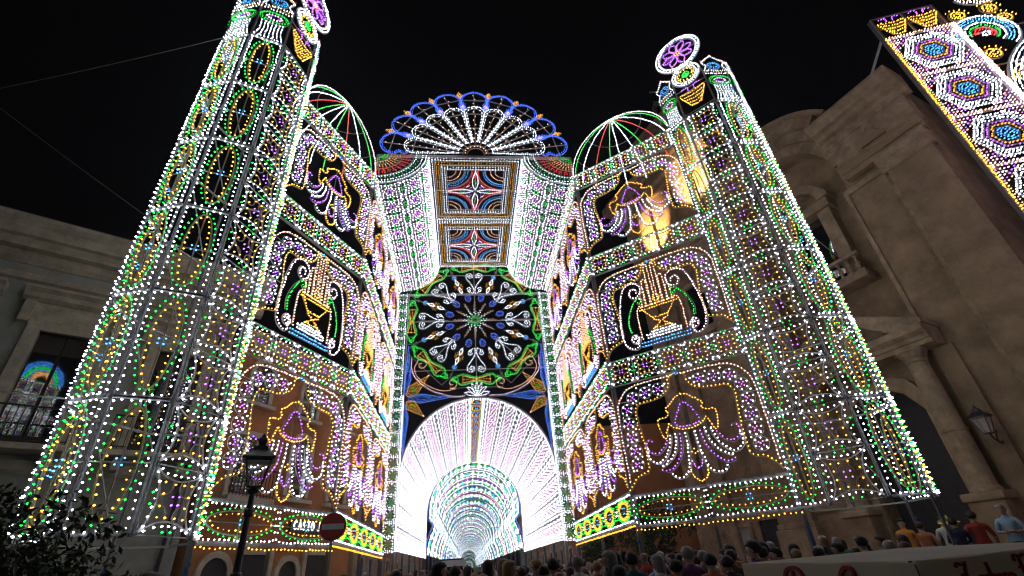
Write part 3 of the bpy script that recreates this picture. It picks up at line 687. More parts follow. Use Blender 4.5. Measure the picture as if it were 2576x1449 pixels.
            if c == 'Y': m.string('G', ell(*Q.mean(0), 0.07, 0.07, 10), 0.08, True); m.dots('K', [Q[2], Q[2]*0.97+Q.mean(0)*0.03])
            Built(m, r=0.024, small=True).place('half_star', t)
    m = Motif()
    for a in np.linspace(0.3, math.pi-0.3, 7):
        P = crv([(0.08*math.cos(a), -4.85+0.05), (0.45*math.cos(a+0.15), -4.85+0.6*math.sin(a+0.15)), (0.72*math.cos(a), -4.85+0.85*math.sin(a)), (0.45*math.cos(a-0.15), -4.85+0.6*math.sin(a-0.15))], 4, True); m.rod('palmette', P, 0.013, True); m.string('W', P, 0.1, True)
    m.dots('P', [(x, -4.6) for x in (-0.55, -0.4, 0.4, 0.55)]); m.dots('G', [(0, -4.5), (0, -4.3), (0.06, -4.4), (-0.06, -4.4)])
    Built(m, r=0.024, small=True).place('palmette', t)
    for z in (3.3, -3.2): box('cross_rail', (-HW, HW, 0.05, 0.09, z-0.02, z+0.02), FRAME, t)
    box('cross_rail', (-0.02, 0.02, 0.05, 0.09, -5, 3.95), FRAME, t); box('cross_rail', (-4.1, 4.1, 0.1, 0.14, -0.02, 0.02), FRAME, t)
rosette()

# ---------------------------------------------------------------- tunnel mouth pillars, tunnel and street arches
def pillar(s):
    t = thing('light_pillar', 'slim %s pillar of green sunbursts beside the tunnel mouth' % ('right' if s > 0 else 'left'), 'light pillar', (X0+s*4.4, 25.97, 0), 0, 'pillars of the tunnel mouth')
    m = Motif(); H0, H1 = 3.0, 17.15; n = 23; d = (H1-H0)/n
    for k in range(n):
        z = H0+(k+0.5)*d
        m.string('G', ell(0, z, 0.14, 0.15, 16), 0.12, True); m.string('W', ell(0, z, 0.22, 0.23, 16), 0.17, True); m.rod('sunburst_disc', ell(0, z, 0.05, 0.055, 8), 0.035, True)
        m.dots('W', [(x, H0+k*d+dz) for x in (-0.2, -0.1, 0, 0.1, 0.2) for dz in (-0.03, 0.05)]); m.rod('pillar_rung', [(-0.3, H0+k*d), (0.3, H0+k*d)], 0.018)
    for x in (-0.29, -s*0.22): m.string('W', [(x, H0), (x, H1)], 0.11)
    for d2 in (0, 0.05): m.string('W', [(-s*(0.3+d2), H0), (-s*(0.3+d2), H1-6.6)], 0.07)
    m.string('W', [(s*0.29, H0), (s*0.29, H1)], 0.11)
    for x in (-0.33, 0.33): m.rod('pillar_edge', [(x, gz(26)-0.05), (x, H1)], 0.03, dz=-0.05)
    Built(m, r=0.023, small=True).place('pillar_panel', t)
pillar(1); pillar(-1)
TW, TZ0, TZS, TY0, TY1 = 4.1, 3.05, 6.3, 26.15, 45.0
def tunnel():
    t = thing('light_tunnel', 'dazzling white barrel tunnel of lights under the rosette', 'light tunnel')
    LS = TZS-TZ0; LA = math.pi*TW; LT = 2*LS+LA
    def mp(P):
        v = P[:, 1]; y = TY0+P[:, 0]; up = 0.017*P[:, 0]
        x = np.where(v < LS, -TW, np.where(v > LS+LA, TW, -TW*np.cos(np.clip((v-LS)/TW, 0, math.pi))))
        z = np.where(v < LS, TZ0+v, np.where(v > LS+LA, TZ0+LT-v, TZS+TW*np.sin(np.clip((v-LS)/TW, 0, math.pi))))
        th = np.clip((v-LS)/TW, 0, math.pi)
        return np.stack([X0+x, y, z+up], 1), np.stack([np.cos(th), 0*th, -np.sin(th)], 1)
    L = TY1-TY0; nv = 18; nu = 17; half = nv//2
    wv = (LT/2-0.5)/half
    for k, v0 in ((0, 0.0), (1, LT/2+0.5)):
        def mp2(P, v0=v0): return mp(P+np.array([0, v0]))
        m = lattice(nu, half, L/nu, wv, 'W', None, 'K', 'P', rr=0.02)
        for i in range(nu):
            for j in range(half):
                cx, cz = (i+0.5)*L/nu, (j+0.5)*wv
                m.dots('K', [(cx+0.2*math.cos(a), cz+0.2*math.sin(a)) for a in np.arange(0.3, 6.28, 1.05)])
                m.dots('YG'[j % 2], [(cx+0.3, cz), (cx-0.3, cz), (cx-0.1, cz+0.32), (cx+0.1, cz-0.32)])
        Built(m, mp2, 0.024, small=True).place('tunnel_flank', t)
    m = Motif(); W2 = 0.46; c = LT/2
    for d in (W2-0.02, W2-0.1): 
        for s in (1, -1): m.string('W', [(0.05, c+s*d), (L, c+s*d)], 0.12)
    for i in range(14):
        x = 0.7+i*1.34
        m.string('Y', ell(x, c, 0.42, 0.27, 30), 0.15, True)
        m.dots('C', [(x-0.08, c-0.05), (x+0.08, c-0.05), (x-0.08, c+0.05), (x+0.08, c+0.05)]); m.dots('B', [(x+0.67, c+d) for d in (-0.2, -0.1, 0.1, 0.2)]); m.dots('G', [(x+0.55, c+d) for d in (-0.28, 0.28)]+[(x+0.8, c+d) for d in (-0.28, 0.28)])
        m.rod('ring_hoop', ell(x, c, 0.51, 0.34, 20), 0.02, True)
    Built(m, mp, 0.03, small=True).place('crown_strip', t)
    m = Motif()
    for v in (0.0, 0.12, 0.24): m.string('W', [(0, v), (L, v)], 0.12); m.string('W', [(0, LT-v), (L, LT-v)], 0.12)
    m.string('Y', [(0, 0.4), (L, 0.4)], 0.14); m.string('Y', [(0, LT-0.4), (L, LT-0.4)], 0.14)
    for u in (0.05, 0.2, 0.33): m.string('W', np.stack([np.full(200, u), np.linspace(LS, LS+LA, 200)], 1), 0.13)
    m.rod('mouth_arch', np.stack([np.full(60, 0.0), np.linspace(0, LT, 60)], 1), 0.04); m.rod('mouth_arch', np.stack([np.full(60, L), np.linspace(0, LT, 60)], 1), 0.04)
    Built(m, mp, 0.021, small=True).place('tunnel_edging', t)
    for i in range(6):
        y = TY0+0.1+i*(L-0.2)/5
        for s in (1, -1): post(t, (X0+s*(TW+0.08), y), gz(y)-0.05, TZS, 0.05)
tunnel()
def arch_profile(k=1.0):
    A = [(-4.15, 0.0), (-4.0, 0.9), (-3.7, 1.7), (-3.52, 2.15), (-3.7, 2.5)]
    T = [(4.0*math.cos(a), 3.35+3.9*math.sin(a)) for a in np.linspace(math.pi+0.18, -0.18, 19)]
    B = [(-x, z) for x, z in A[::-1]]
    P = crv(A+T+B, 3); return P*np.array([k, k])
SCHEMES = ['BWGKW', 'CWGWK', 'KPWGW', 'WCGWK', 'RKWGC', 'WGCWK', 'PWGCW', 'WKCGW']
def street_arch(i, y):
    ords = ['first', 'second', 'third', 'fourth', 'fifth', 'sixth', 'seventh', 'eighth', 'ninth', 'tenth', 'eleventh', 'twelfth', 'thirteenth', 'fourteenth', 'fifteenth', 'sixteenth', 'seventeenth', 'eighteenth', 'nineteenth', 'twentieth', 'twenty-first', 'last']
    t = thing('street_arch', '%s horseshoe light arch of the street beyond the tunnel' % ords[i], 'light arch', (X0+0.02, y, 2.9+gz(y)), 0, 'horseshoe arches along the street')
    P = arch_profile(); S = SCHEMES[i % len(SCHEMES)]; m = Motif()
    m.rod('arch_rib', off(P, 0.12), 0.04); m.rod('arch_rib', off(P, -0.75), 0.03)
    for j, c in enumerate(S): m.string(c, off(P, 0.06-0.17*j), 0.14 if i < 6 else 0.2)
    if i in (1, 4):
        leg = off(P, -0.2); leg = leg[leg[:, 1] < 2.4]; m.string('R', leg[leg[:, 0] < 0], 0.1); m.string('R', leg[leg[:, 0] > 0], 0.1)
    Built(m, r=0.044, small=True).place('arch_face', t)
    def mp(Q):   # soffit: along the arch and along the street
        s = np.r_[0, np.cumsum(np.linalg.norm(np.diff(P, axis=0), axis=1))]
        x = np.interp(Q[:, 0], s, P[:, 0]); z = np.interp(Q[:, 0], s, P[:, 1]); N = np.stack([-x, 0*x-2.0, 3.3-z], 1); N /= np.linalg.norm(N, axis=1, keepdims=True)
        return np.stack([x, Q[:, 1], z], 1), N
    LT = np.linalg.norm(np.diff(P, axis=0), axis=1).sum(); m = Motif(); n = int(LT/0.55)
    for k in range(n):
        x = (k+0.5)*LT/n; c = 'WGKWCWGK'[(k+i) % 8]
        m.string(c, [(x, 0.3), (x, 3.3)], 0.3 if i < 6 else 0.5); m.string('WCKG'[(k+i) % 4], ell(x, 1.8, 0.2, 0.6, 20), 0.28, True)
        if k % 2 == 0: m.rod('soffit_rod', [(x, 0), (x, 3.6)], 0.02)
    Built(m, mp, 0.046, small=True).place('arch_soffit', t)
    for s in (1, -1): post(t, (s*4.2, 0), -2.95, 0.1, 0.05)
for i in range(22): street_arch(i, 46.0+4.0*i+0.35*i*i)
def end_filler(y):  # added filler: glowing bulbs brighten the dark hole behind the last arch
    t = thing('light_screen', 'small green and white light screen closing the far end of the street', 'light screen', (X0, y, 2.2+gz(y))); m = Motif()
    for k in range(14): m.string('GWCKWG'[k % 6], ell(0, 0, 0.45*(k+1), 0.6*(k+1), 40, 0, math.pi), 0.32)
    for x in np.linspace(-6, 6, 9): m.rod('screen_stay', [(x, -2.2), (x, 0.3)], 0.06)
    Built(m, r=0.09, small=True).place('screen_face', t)
end_filler(295.0)

# ---------------------------------------------------------------- pylon of hexagons at the right edge, with its crest
def pylon():
    p, q = (15.6, 9.0), (17.55, 8.34); L = math.hypot(q[0]-p[0], q[1]-p[1]); t = thing('light_pylon', 'tall pylon of blue and white hexagons at the right edge before the church', 'light pylon')
    m = Motif(); cx, cz, h = L/2, 1.075, 2.15
    def hexa(f): return np.array([(cx-0.94*f, cz), (cx-0.5*f, cz+0.86*f), (cx+0.5*f, cz+0.86*f), (cx+0.94*f, cz), (cx+0.5*f, cz-0.86*f), (cx-0.5*f, cz-0.86*f)])
    for f, c in ((0.98, 'W'), (0.86, 'W'), (0.74, 'W'), (0.58, 'P'), (0.44, 'Y'), (0.28, 'C'), (0.18, 'C'), (0.07, 'C')): m.string(c, hexa(f), 0.1, True)
    for f in (0.92, 0.66, 0.51, 0.36): m.rod('hexagon_hoop', hexa(f), 0.02, True)
    for sx in (0, 1):
        for sz in (0, 1):
            for a in range(8):
                for b in range(6-int(a*0.75)): m.dots('KPOK'[(a+b) % 4] if b else 'K', [(abs(sx*L-0.06-0.115*a), abs(sz*h-0.06-0.115*b))])
    m.string('Y', [(-0.03, 0), (-0.03, h)], 0.1); m.string('K', [(L+0.02, 0), (L+0.02, h)], 0.07); m.string('W', [(L+0.09, 0), (L+0.09, h)], 0.07); m.string('O', [(0.06, 0), (0.06, h)], 0.1)
    m.rod('panel_rail', [(0, 0), (L, 0)], 0.03); m.string('O', [(0.1, 0.0), (L-0.1, 0.0)], 0.1)
    for sx in (0.12, L-0.12): m.rod('panel_rail', [(sx, 0.0), (cx, cz), (L-sx, h)], 0.014, dz=-0.04)
    B = Built(m, r=0.03, small=True)
    e = Motif(); e.string('K', [(L+0.02, 0), (L+0.02, 15.0)], 0.075); e.string('O', [(L+0.1, 0), (L+0.1, 15.0)], 0.075); e.string('Y', [(-0.03, 0), (-0.03, 15.0)], 0.1); e.string('P', [(0.4, 0.5), (0.4, 15.0)], 0.5)
    Built(e, r=0.034).place('edge_lights', t, frame_mtx(p, q, 2.6))
    for k in range(7): B.place('hexagon_panel', t, frame_mtx(p, q, 17.6-h*(k+1)))
    m = Motif()
    for x in (0.52, 1.54): basket(m, x, 0.55, 0.85)
    for x in (0, L/2, L): m.rod('basket_frame', [(x, 0), (x, 1.3)], 0.03)
    for z in (0, 0.62, 1.3): m.rod('basket_frame', [(0, z), (L, z)], 0.025)
    m.string('O', [(0, 0.03), (L, 0.03)], 0.1); Built(m, r=0.0235).place('basket_panel', t, frame_mtx(p, q, 17.62))
    for u in (0.0, L):
        pp = (p[0]+(q[0]-p[0])*u/L+0.03, p[1]+(q[1]-p[1])*u/L+0.09); post(t, pp, gz(9)-0.05, 18.9, 0.06)
    bx, by = 16.3, 10.2
    o = link('stay_bar', tube3('stay_bar', [(15.66, 9.1, 17.9), (16.2, 10.6, 17.6)], 0.05, FRAME, 5), t)
    # shell crest and the start of the next arch
    c = thing('arch_crest', 'shell and scroll crest of lights leaning out at the top right corner', 'light crest')
    m = Motif(); cx, cz = 2.72, 16.75
    for r, cc in ((0.28, 'R'), (0.2, 'R'), (0.42, 'G'), (0.56, 'W'), (0.7, 'C'), (0.8, 'C'), (0.92, 'W')):
        m.string(cc, ell(cx, cz, r, r, 50, -0.9, 3.2), 0.088)
    for r in (0.36, 0.63, 1.0): m.rod('shell_rib', ell(cx, cz, r, r, 30, -0.9, 3.2), 0.018)
    m.string('W', ell(cx, cz-0.05, 0.1, 0.1, 12), 0.07, True)
    Built(m, r=0.0235).place('shell', c, frame_mtx(p, q, 0))
    for x, z in ((2.45, 17.95), (3.6, 17.3), (3.45, 17.95), (2.45, 15.7)):
        m = Motif(); m.string('Y', ell(x, z, 0.2, 0.2, 20), 0.08, True); m.string('Y', ell(x, z, 0.09, 0.09, 12), 0.07, True); m.rod('rosette_hoop', ell(x, z, 0.26, 0.26, 18), 0.016, True)
        m.string('Y', ell(x, z, 0.34, 0.34, 20, 0, 2.4), 0.15); Built(m, r=0.0235).place('amber_rosette', c, frame_mtx(p, q, 0))
    m = Motif()
    arc = ell(5.6, 13.6, 3.4, 3.0, 40, 1.6, 3.5)
    for d, cc in ((0, 'W'), (0.12, 'W'), (0.26, 'W'), (0.45, 'P'), (0.6, 'P')): m.string(cc, off(arc, d), 0.11)
    m.rod('great_arc', off(arc, -0.06), 0.025); m.rod('great_arc', off(arc, 0.34), 0.025)
    arc = ell(3.1, 14.2, 0.75, 0.8, 30, 0.2, 3.0)
    for d, cc in ((0, 'Y'), (0.13, 'Y'), (0.26, 'Y'), (0.5, 'W'), (0.6, 'W')): m.string(cc, off(arc, d), 0.1)
    m.rod('great_arc', arc, 0.02)
    arc = ell(3.55, 18.9, 0.75, 0.55, 30, 3.3, 6.1); m.string('W', arc, 0.1); m.string('O', off(arc, 0.12), 0.1); m.rod('great_arc', off(arc, -0.06), 0.02)
    for z in (13.5, 15.2, 16.9): m.rod('great_arc', [(L, z), (6.0, z)], 0.02, dz=-0.06)
    Built(m, r=0.0235).place('arch_scrollwork', c, frame_mtx(p, q, 0))
    for u in (5.6,):
        pp = (p[0]+(q[0]-p[0])*u/L, p[1]+(q[1]-p[1])*u/L); post(c, pp, gz(7)-0.05, 17.0, 0.07)
pylon()

# ---------------------------------------------------------------- gateway on the near side of the square, mirrored in the palazzo windows
def gateway():
    t = thing('light_gateway', 'tall rainbow-arched light gateway mirrored in the palazzo window', 'light gateway'); p, q = (7.0, -13.0), (-7.0, -13.0); M = frame_mtx(p, q, gz(0))
    m = Motif()
    for r, c in ((6.6, 'W'), (6.35, 'W'), (6.0, 'K'), (5.6, 'W')): m.string(c, ell(7, 11.0, r, r*0.6, 60, 0, math.pi), 0.2)
    for r in (6.8, 5.4): m.rod('arch_hoop', ell(7, 11.0, r, r*0.6, 40, 0, math.pi), 0.04)
    Built(m, r=0.018).place('great_arch', t, M)
    m = Motif()
    for r, c in ((1.5, 'C'), (1.38, 'B'), (1.26, 'C'), (1.12, 'G'), (1.0, 'G'), (0.86, 'C'), (0.7, 'Y'), (0.58, 'O'), (0.45, 'Y')): m.string(c, ell(7, 17.4, r, r, 60, 0, math.pi), 0.11)
    for r in (1.58, 0.93): m.rod('arch_hoop', ell(7, 17.4, r, r, 30, 0, math.pi), 0.025)
    Built(m, r=0.042).place('rainbow_crest', t, M)
    Built(lattice(3, 12, 1.0, 1.2, 'W', 'G', 'O', 'C'), r=0.024).place('centre_lattice', t, M @ Matrix.Translation((5.5, 0, 2.95)))
    B = Built(lattice(3, 8, 1.15, 1.3), r=0.016)
    for x in (0.0, 10.55): B.place('lattice_pillar', t, M @ Matrix.Translation((x, 0, 2.9)))
    for x in (0.0, 3.45, 5.45, 8.55, 10.55, 14.0):
        b = post(t, (7.0-x, -13.1), gz(0)-0.05, 17.3 if 5 < x < 9 else 13.6, 0.07)
gateway()
# ================================================================ BUILDINGS
STONE = mat('honey_limestone', (0.37, 0.245, 0.145), 0.85, var=0.42, scale=1.1, bump=0.5, bscale=5)
STONE2 = mat('weathered_limestone', (0.43, 0.3, 0.19), 0.85, var=0.45, scale=1.8, bump=0.5, bscale=7)
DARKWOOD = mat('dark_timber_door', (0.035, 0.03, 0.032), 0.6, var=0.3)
IRON = mat('black_iron', (0.012, 0.012, 0.013), 0.45, spec=0.5)
GLASS = mat('window_glass', (0.012, 0.013, 0.015), 0.03, spec=1.0); GLASS.node_tree.nodes['Principled BSDF'].inputs['IOR'].default_value = 2.2
def recalc(me):
    bm = bmesh.new(); bm.from_mesh(me); bmesh.ops.recalc_face_normals(bm, faces=bm.faces); bm.to_mesh(me); bm.free(); return me
def prof_run(name, x0, x1, steps, m, parent, y=0.0):
    """a moulding: steps = [(z, outward)], run along local x, rising out of the wall"""
    pts = [(y+0.3, steps[0][0])]+[(y-o, z) for z, o in steps]+[(y+0.3, steps[-1][0])]
    n = len(pts); V = [(x0, a, z) for a, z in pts]+[(x1, a, z) for a, z in pts]
    F = [tuple(range(n)), tuple(range(2*n-1, n-1, -1))]+[(i, i+n, (i+1) % n+n, (i+1) % n) for i in range(n)]
    return link(name, recalc(mk_mesh(name, V, F, mats=[m])), parent)
def ring_block(name, cx, cz, r0, r1, a0, a1, y0, y1, m, parent, n=3):
    o = [(cx+r1*math.cos(a), cz+r1*math.sin(a)) for a in np.linspace(a0, a1, n)]+[(cx+r0*math.cos(a), cz+r0*math.sin(a)) for a in np.linspace(a1, a0, n)]
    return link(name, extrude_mesh(name, o, y0, y1, m), parent)
def wall_with_holes(name, x0, x1, z0, z1, holes, y0, y1, m, parent):
    """a wall slab with rectangular openings cut right through"""
    xs = sorted(set([x0, x1]+[h[0] for h in holes]+[h[1] for h in holes])); zs = sorted(set([z0, z1]+[h[2] for h in holes]+[h[3] for h in holes]))
    V, F, idx = [], [], {}
    def v(x, y, z):
        k = (round(x, 4), round(y, 4), round(z, 4))
        if k not in idx: idx[k] = len(V); V.append(k)
        return idx[k]
    def solid(i, j):
        if i < 0 or j < 0 or i >= len(xs)-1 or j >= len(zs)-1: return False
        cx, cz = (xs[i]+xs[i+1])/2, (zs[j]+zs[j+1])/2
        return not any(h[0] < cx < h[1] and h[2] < cz < h[3] for h in holes)
    for i in range(len(xs)-1):
        for j in range(len(zs)-1):
            if not solid(i, j): continue
            a, b, c, d = xs[i], xs[i+1], zs[j], zs[j+1]
            F.append((v(a, y0, c), v(b, y0, c), v(b, y0, d), v(a, y0, d))); F.append((v(b, y1, c), v(a, y1, c), v(a, y1, d), v(b, y1, d)))
            if not solid(i-1, j): F.append((v(a, y1, c), v(a, y0, c), v(a, y0, d), v(a, y1, d)))
            if not solid(i+1, j): F.append((v(b, y0, c), v(b, y1, c), v(b, y1, d), v(b, y0, d)))
            if not solid(i, j-1): F.append((v(a, y1, c), v(b, y1, c), v(b, y0, c), v(a, y0, c)))
            if not solid(i, j+1): F.append((v(a, y0, d), v(b, y0, d), v(b, y1, d), v(a, y1, d)))
    return link(name, mk_mesh(name, V, F, mats=[m]), parent)
CH_D = (math.sin(math.radians(-21)), math.cos(math.radians(-21)))
CH_O = (18.1+13*CH_D[0], 10.7+13*CH_D[1])
CH_ROT = math.atan2(-CH_D[1], -CH_D[0])
def ashlar(parent, x0, x1, z0, z1, y, bw, bh, m, n_max=90):
    """single stones standing a little proud of the wall"""
    k = 0; z = z0; row = 0
    while z < z1-0.1 and k < n_max:
        x = x0-(bw/2 if row % 2 else 0)
        while x < x1-0.05:
            a, b = max(x, x0)+0.003, min(x+bw, x1)-0.003
            if b-a > 0.12:
                box('stone', (a, b, y-random.uniform(0.004, 0.012), y+0.05, z+0.003, min(z+bh, z1)-0.003), m, parent); k += 1
            x += bw
        z += bh; row += 1
def church():
    t = thing('church', 'stone baroque church with round-arched gable at the right', 'church', (CH_O[0], CH_O[1], 0.1), CH_ROT)
    # body with the arch recess and the door
    AX, AZ = 6.5, 16.4
    wall_with_holes('facade_wall', 0.5, 12.5, 0, 16.4, [(AX-2.62, AX+2.62, 7.9, 16.4), (AX-1.42, AX+1.42, 0.6, 6.7)], 0.35, 1.3, STONE, t)
    box('recess_wall', (AX-2.7, AX+2.7, 1.302, 1.5, 0.4, 19.3), STONE, t)
    box('side_wall', (11.7, 12.5, 1.3, 14, 0, 18.4), STONE, t); box('side_wall', (0.5, 1.3, 1.3, 14, 0, 18.4), STONE, t)
    box('roof_slab', (0.6, 12.4, 1.31, 14, 18.41, 18.6), STONE2, t)
    # spandrels either side of the arch
    for s in (1, -1):
        arc = [(AX+s*2.62*math.cos(a), AZ+2.62*math.sin(a)) for a in np.linspace(0, math.pi/2, 10)]
        link('gable_wall', extrude_mesh('gable_wall', [(AX+s*5.98, AZ)]+arc+[(AX, AZ+2.65+1.0), (AX+s*1.6, AZ+3.1), (AX+s*3.2, AZ+2.3), (AX+s*5.98, AZ+2.3)], 0.36, 1.3, STONE), t)
    for (r0, r1, y, n) in ((2.62, 3.16, 0.22, 15), (3.17, 3.72, 0.0, 17), (3.73, 4.3, -0.3, 13)):
        for k in range(n):
            a0, a1 = math.pi*(0.02+0.96*k/n), math.pi*(0.02+0.96*(k+1)/n)-0.006
            if r1 > 4 and (a0 < 0.55 or a1 > math.pi-0.55): continue
            ring_block('voussoir', AX, AZ, r0, r1, a0, a1, y-random.uniform(0, 0.02), 1.0, STONE2 if k % 3 else STONE, t)
    ring_block('arch_hood', AX, AZ, 4.302, 4.5, 0.62, math.pi-0.62, -0.5, 0.9, STONE2, t, 24)
    # end pilasters, entablature, cornice
    for x0, x1 in ((10.75, 12.4), (0.6, 2.25)):
        p = empty('giant_pilaster', t); box('pilaster_shaft', (x0, x1, 0.02, 0.4, 2.7, 14.7), STONE, p); box('pilaster_base', (x0-0.15, x1+0.13, -0.15, 0.5, 0.55, 2.5), STONE2, p, 0.03); box('base_moulding', (x0-0.08, x1+0.08, -0.08, 0.5, 2.5, 2.72), STONE2, p, 0.04)
        prof_run('pilaster_capital', x0-0.14, x1+0.12, [(14.7, 0.02), (14.8, 0.12), (14.95, 0.1), (15.1, 0.22), (15.35, 0.3), (15.42, 0.3)], STONE2, p, 0.0)
        ashlar(p, x0+0.02, x1-0.02, 2.75, 14.68, 0.02, 0.62, 0.42, STONE, 110)
    for x0, x1 in ((9.35, 12.58), (0.42, 3.65)):
        e = empty('entablature', t)
        prof_run('architrave', x0, x1, [(15.44, 0.05), (15.7, 0.05), (15.71, 0.12), (16.0, 0.12), (16.05, 0.2), (16.12, 0.2)], STONE, e)
        box('frieze', (x0, x1, -0.02, 0.6, 16.13, 17.35), STONE2, e)
        prof_run('cornice', x0-0.1, x1+0.25, [(17.36, 0.05), (17.5, 0.2), (17.65, 0.22), (17.66, 0.5), (17.95, 0.55), (17.96, 0.75), (18.15, 0.85), (18.3, 1.0), (18.42, 1.0)], STONE2, e)
        link('frieze_ornament', extrude_mesh('frieze_ornament', [((x0+x1)/2-0.5, 16.3), ((x0+x1)/2+0.5, 16.3), ((x0+x1)/2, 17.1)], -0.12, 0.0, STONE), e)
        box('attic_block', (x0+0.1, x1-0.1, -0.1, 1.2, 18.43, 18.85), STONE, e)
    for s in (1, -1):   # framed panel between pilaster and portal bay
        cx = AX+s*3.3
        for b in ((cx-0.9, cx-0.75, 0.25, 0.4, 3.0, 15.2), (cx+0.75, cx+0.9, 0.25, 0.4, 3.0, 15.2), (cx-0.75, cx+0.75, 0.25, 0.4, 14.95, 15.2), (cx-0.75, cx+0.75, 0.25, 0.4, 3.0, 3.25)): box('panel_moulding', b, STONE2, t)
    ashlar(t, 8.95, 10.65, 9.3, 14.9, 0.35, 0.6, 0.42, STONE, 60)
    # window aedicule in the arch
    w = empty('aedicule_window', t)
    for b in ((AX-1.45, AX-0.85, 0.75, 1.3, 11.7, 15.4), (AX+0.85, AX+1.45, 0.75, 1.3, 11.7, 15.4)): box('window_pilaster', b, STONE2, w, 0.03)
    box('window_head', (AX-1.6, AX+1.6, 0.6, 1.3, 15.4, 15.85), STONE2, w, 0.04); box('window_sill', (AX-1.75, AX+1.75, 0.3, 1.3, 11.3, 11.68), STONE2, w, 0.04)
    box('window_pane', (AX-0.84, AX+0.84, 1.24, 1.29, 11.7, 15.39), GLASS, w)
    for s in (1, -1):
        pts = [(AX+s*1.75, 15.87), (AX+s*1.72, 16.15), (AX+s*1.3, 16.75), (AX+s*0.75, 17.1), (AX+s*0.35, 17.0), (AX+s*0.3, 16.75), (AX+s*0.7, 16.7), (AX+s*1.05, 16.45), (AX+s*1.25, 15.87)]
        link('scroll_pediment', extrude_mesh('scroll_pediment', pts, 0.55, 1.3, STONE2), w)
    bal = recalc(lathe_mesh('baluster', [(0.09, 0), (0.09, 0.08), (0.05, 0.14), (0.11, 0.32), (0.05, 0.52), (0.05, 0.6), (0.09, 0.66), (0.09, 0.74)], 8, STONE2))
    for k in range(9): link('baluster', bal, w, loc=(AX-1.52+0.38*k, 0.5, 11.69))
    box('balustrade_rail', (AX-1.75, AX+1.75, 0.38, 0.62, 12.44, 12.58), STONE2, w)
    # portal
    d = empty('portal', t)
    pts = [(AX-1.42, 0.6), (AX-1.42, 5.7), (AX-1.0, 6.4), (AX-0.6, 6.66), (AX+0.6, 6.66), (AX+1.0, 6.4), (AX+1.42, 5.7), (AX+1.42, 0.6)]
    outp = [(AX+1.85, 0.6), (AX+1.85, 5.9), (AX+1.3, 6.85), (AX+0.8, 7.1), (AX-0.8, 7.1), (AX-1.3, 6.85), (AX-1.85, 5.9), (AX-1.85, 0.6)]
    for i in range(7): link('door_surround', extrude_mesh('door_surround', [pts[i], pts[i+1], outp[6-i], outp[7-i]], 0.05, 0.5, STONE2), d)
    for s in (1, -1): link('door_leaf', extrude_mesh('door_leaf', [(AX+s*0.01, 0.6), (AX+s*1.41, 0.6), (AX+s*1.41, 6.69), (AX+s*0.01, 6.69)], 1.0, 1.1, DARKWOOD), d)
    for s in (1, -1):
        cx = AX+s*2.02
        c = empty('column', d)
        box('pedestal', (cx-0.48, cx+0.48, -0.75, 0.34, 0.55, 2.6), STONE, c, 0.04); box('pedestal_cap', (cx-0.56, cx+0.56, -0.83, 0.34, 2.6, 2.85), STONE2, c, 0.05)
        sh = link('shaft', recalc(lathe_mesh('shaft', [(0.42, 2.86), (0.42, 2.96), (0.36, 3.02), (0.36, 4.7), (0.39, 4.72), (0.39, 4.8), (0.35, 4.82), (0.31, 7.1), (0.31, 7.14)], 20, STONE2)), c); sh.location = (cx, -0.3, 0)
        cp = link('capital', recalc(lathe_mesh('capital', [(0.33, 7.15), (0.36, 7.2), (0.34, 7.28), (0.46, 7.52), (0.5, 7.55), (0.5, 7.62)], 12, STONE2)), c); cp.location = (cx, -0.3, 0)
        box('flat_pilaster', (cx+s*0.75-0.3, cx+s*0.75+0.3, 0.18, 0.4, 0.6, 7.6), STONE, c)
        pts = [(AX+s*2.95, 8.32), (AX+s*2.95, 8.5), (AX+s*0.95, 9.5), (AX+s*0.75, 9.3), (AX+s*1.15, 8.9), (AX+s*1.9, 8.32)]
        link('broken_pediment', extrude_mesh('broken_pediment', pts, -0.8, 0.35, STONE2), d)
    prof_run('portal_entablature', AX-2.9, AX+2.9, [(7.63, 0.6), (7.8, 0.6), (7.81, 0.66), (7.95, 0.68), (8.1, 0.85), (8.3, 0.9), (8.31, 0.9)], STONE2, d)
    box('shield', (AX-0.4, AX+0.4, -0.2, 0.34, 8.4, 9.3), STONE2, d, 0.1)
    for k in range(4): box('step', (AX-5.2+0.0*k, AX+7.0, -3.4+0.36*k, 0.34, -0.3+0.0, 0.14*(k+1)), STONE2, t)
    # wide foot moulding
    prof_run('plinth', 0.5, AX-3.2, [(0.5, 0.12), (1.5, 0.12), (1.65, 0.02)], STONE2, t, 0.35); prof_run('plinth', AX+3.2, 10.7, [(0.5, 0.12), (1.5, 0.12), (1.65, 0.02)], STONE2, t, 0.35)
church()
def ch(x, y, z): c, s = math.cos(CH_ROT), math.sin(CH_ROT); return (CH_O[0]+c*x-s*y, CH_O[1]+s*x+c*y, z)

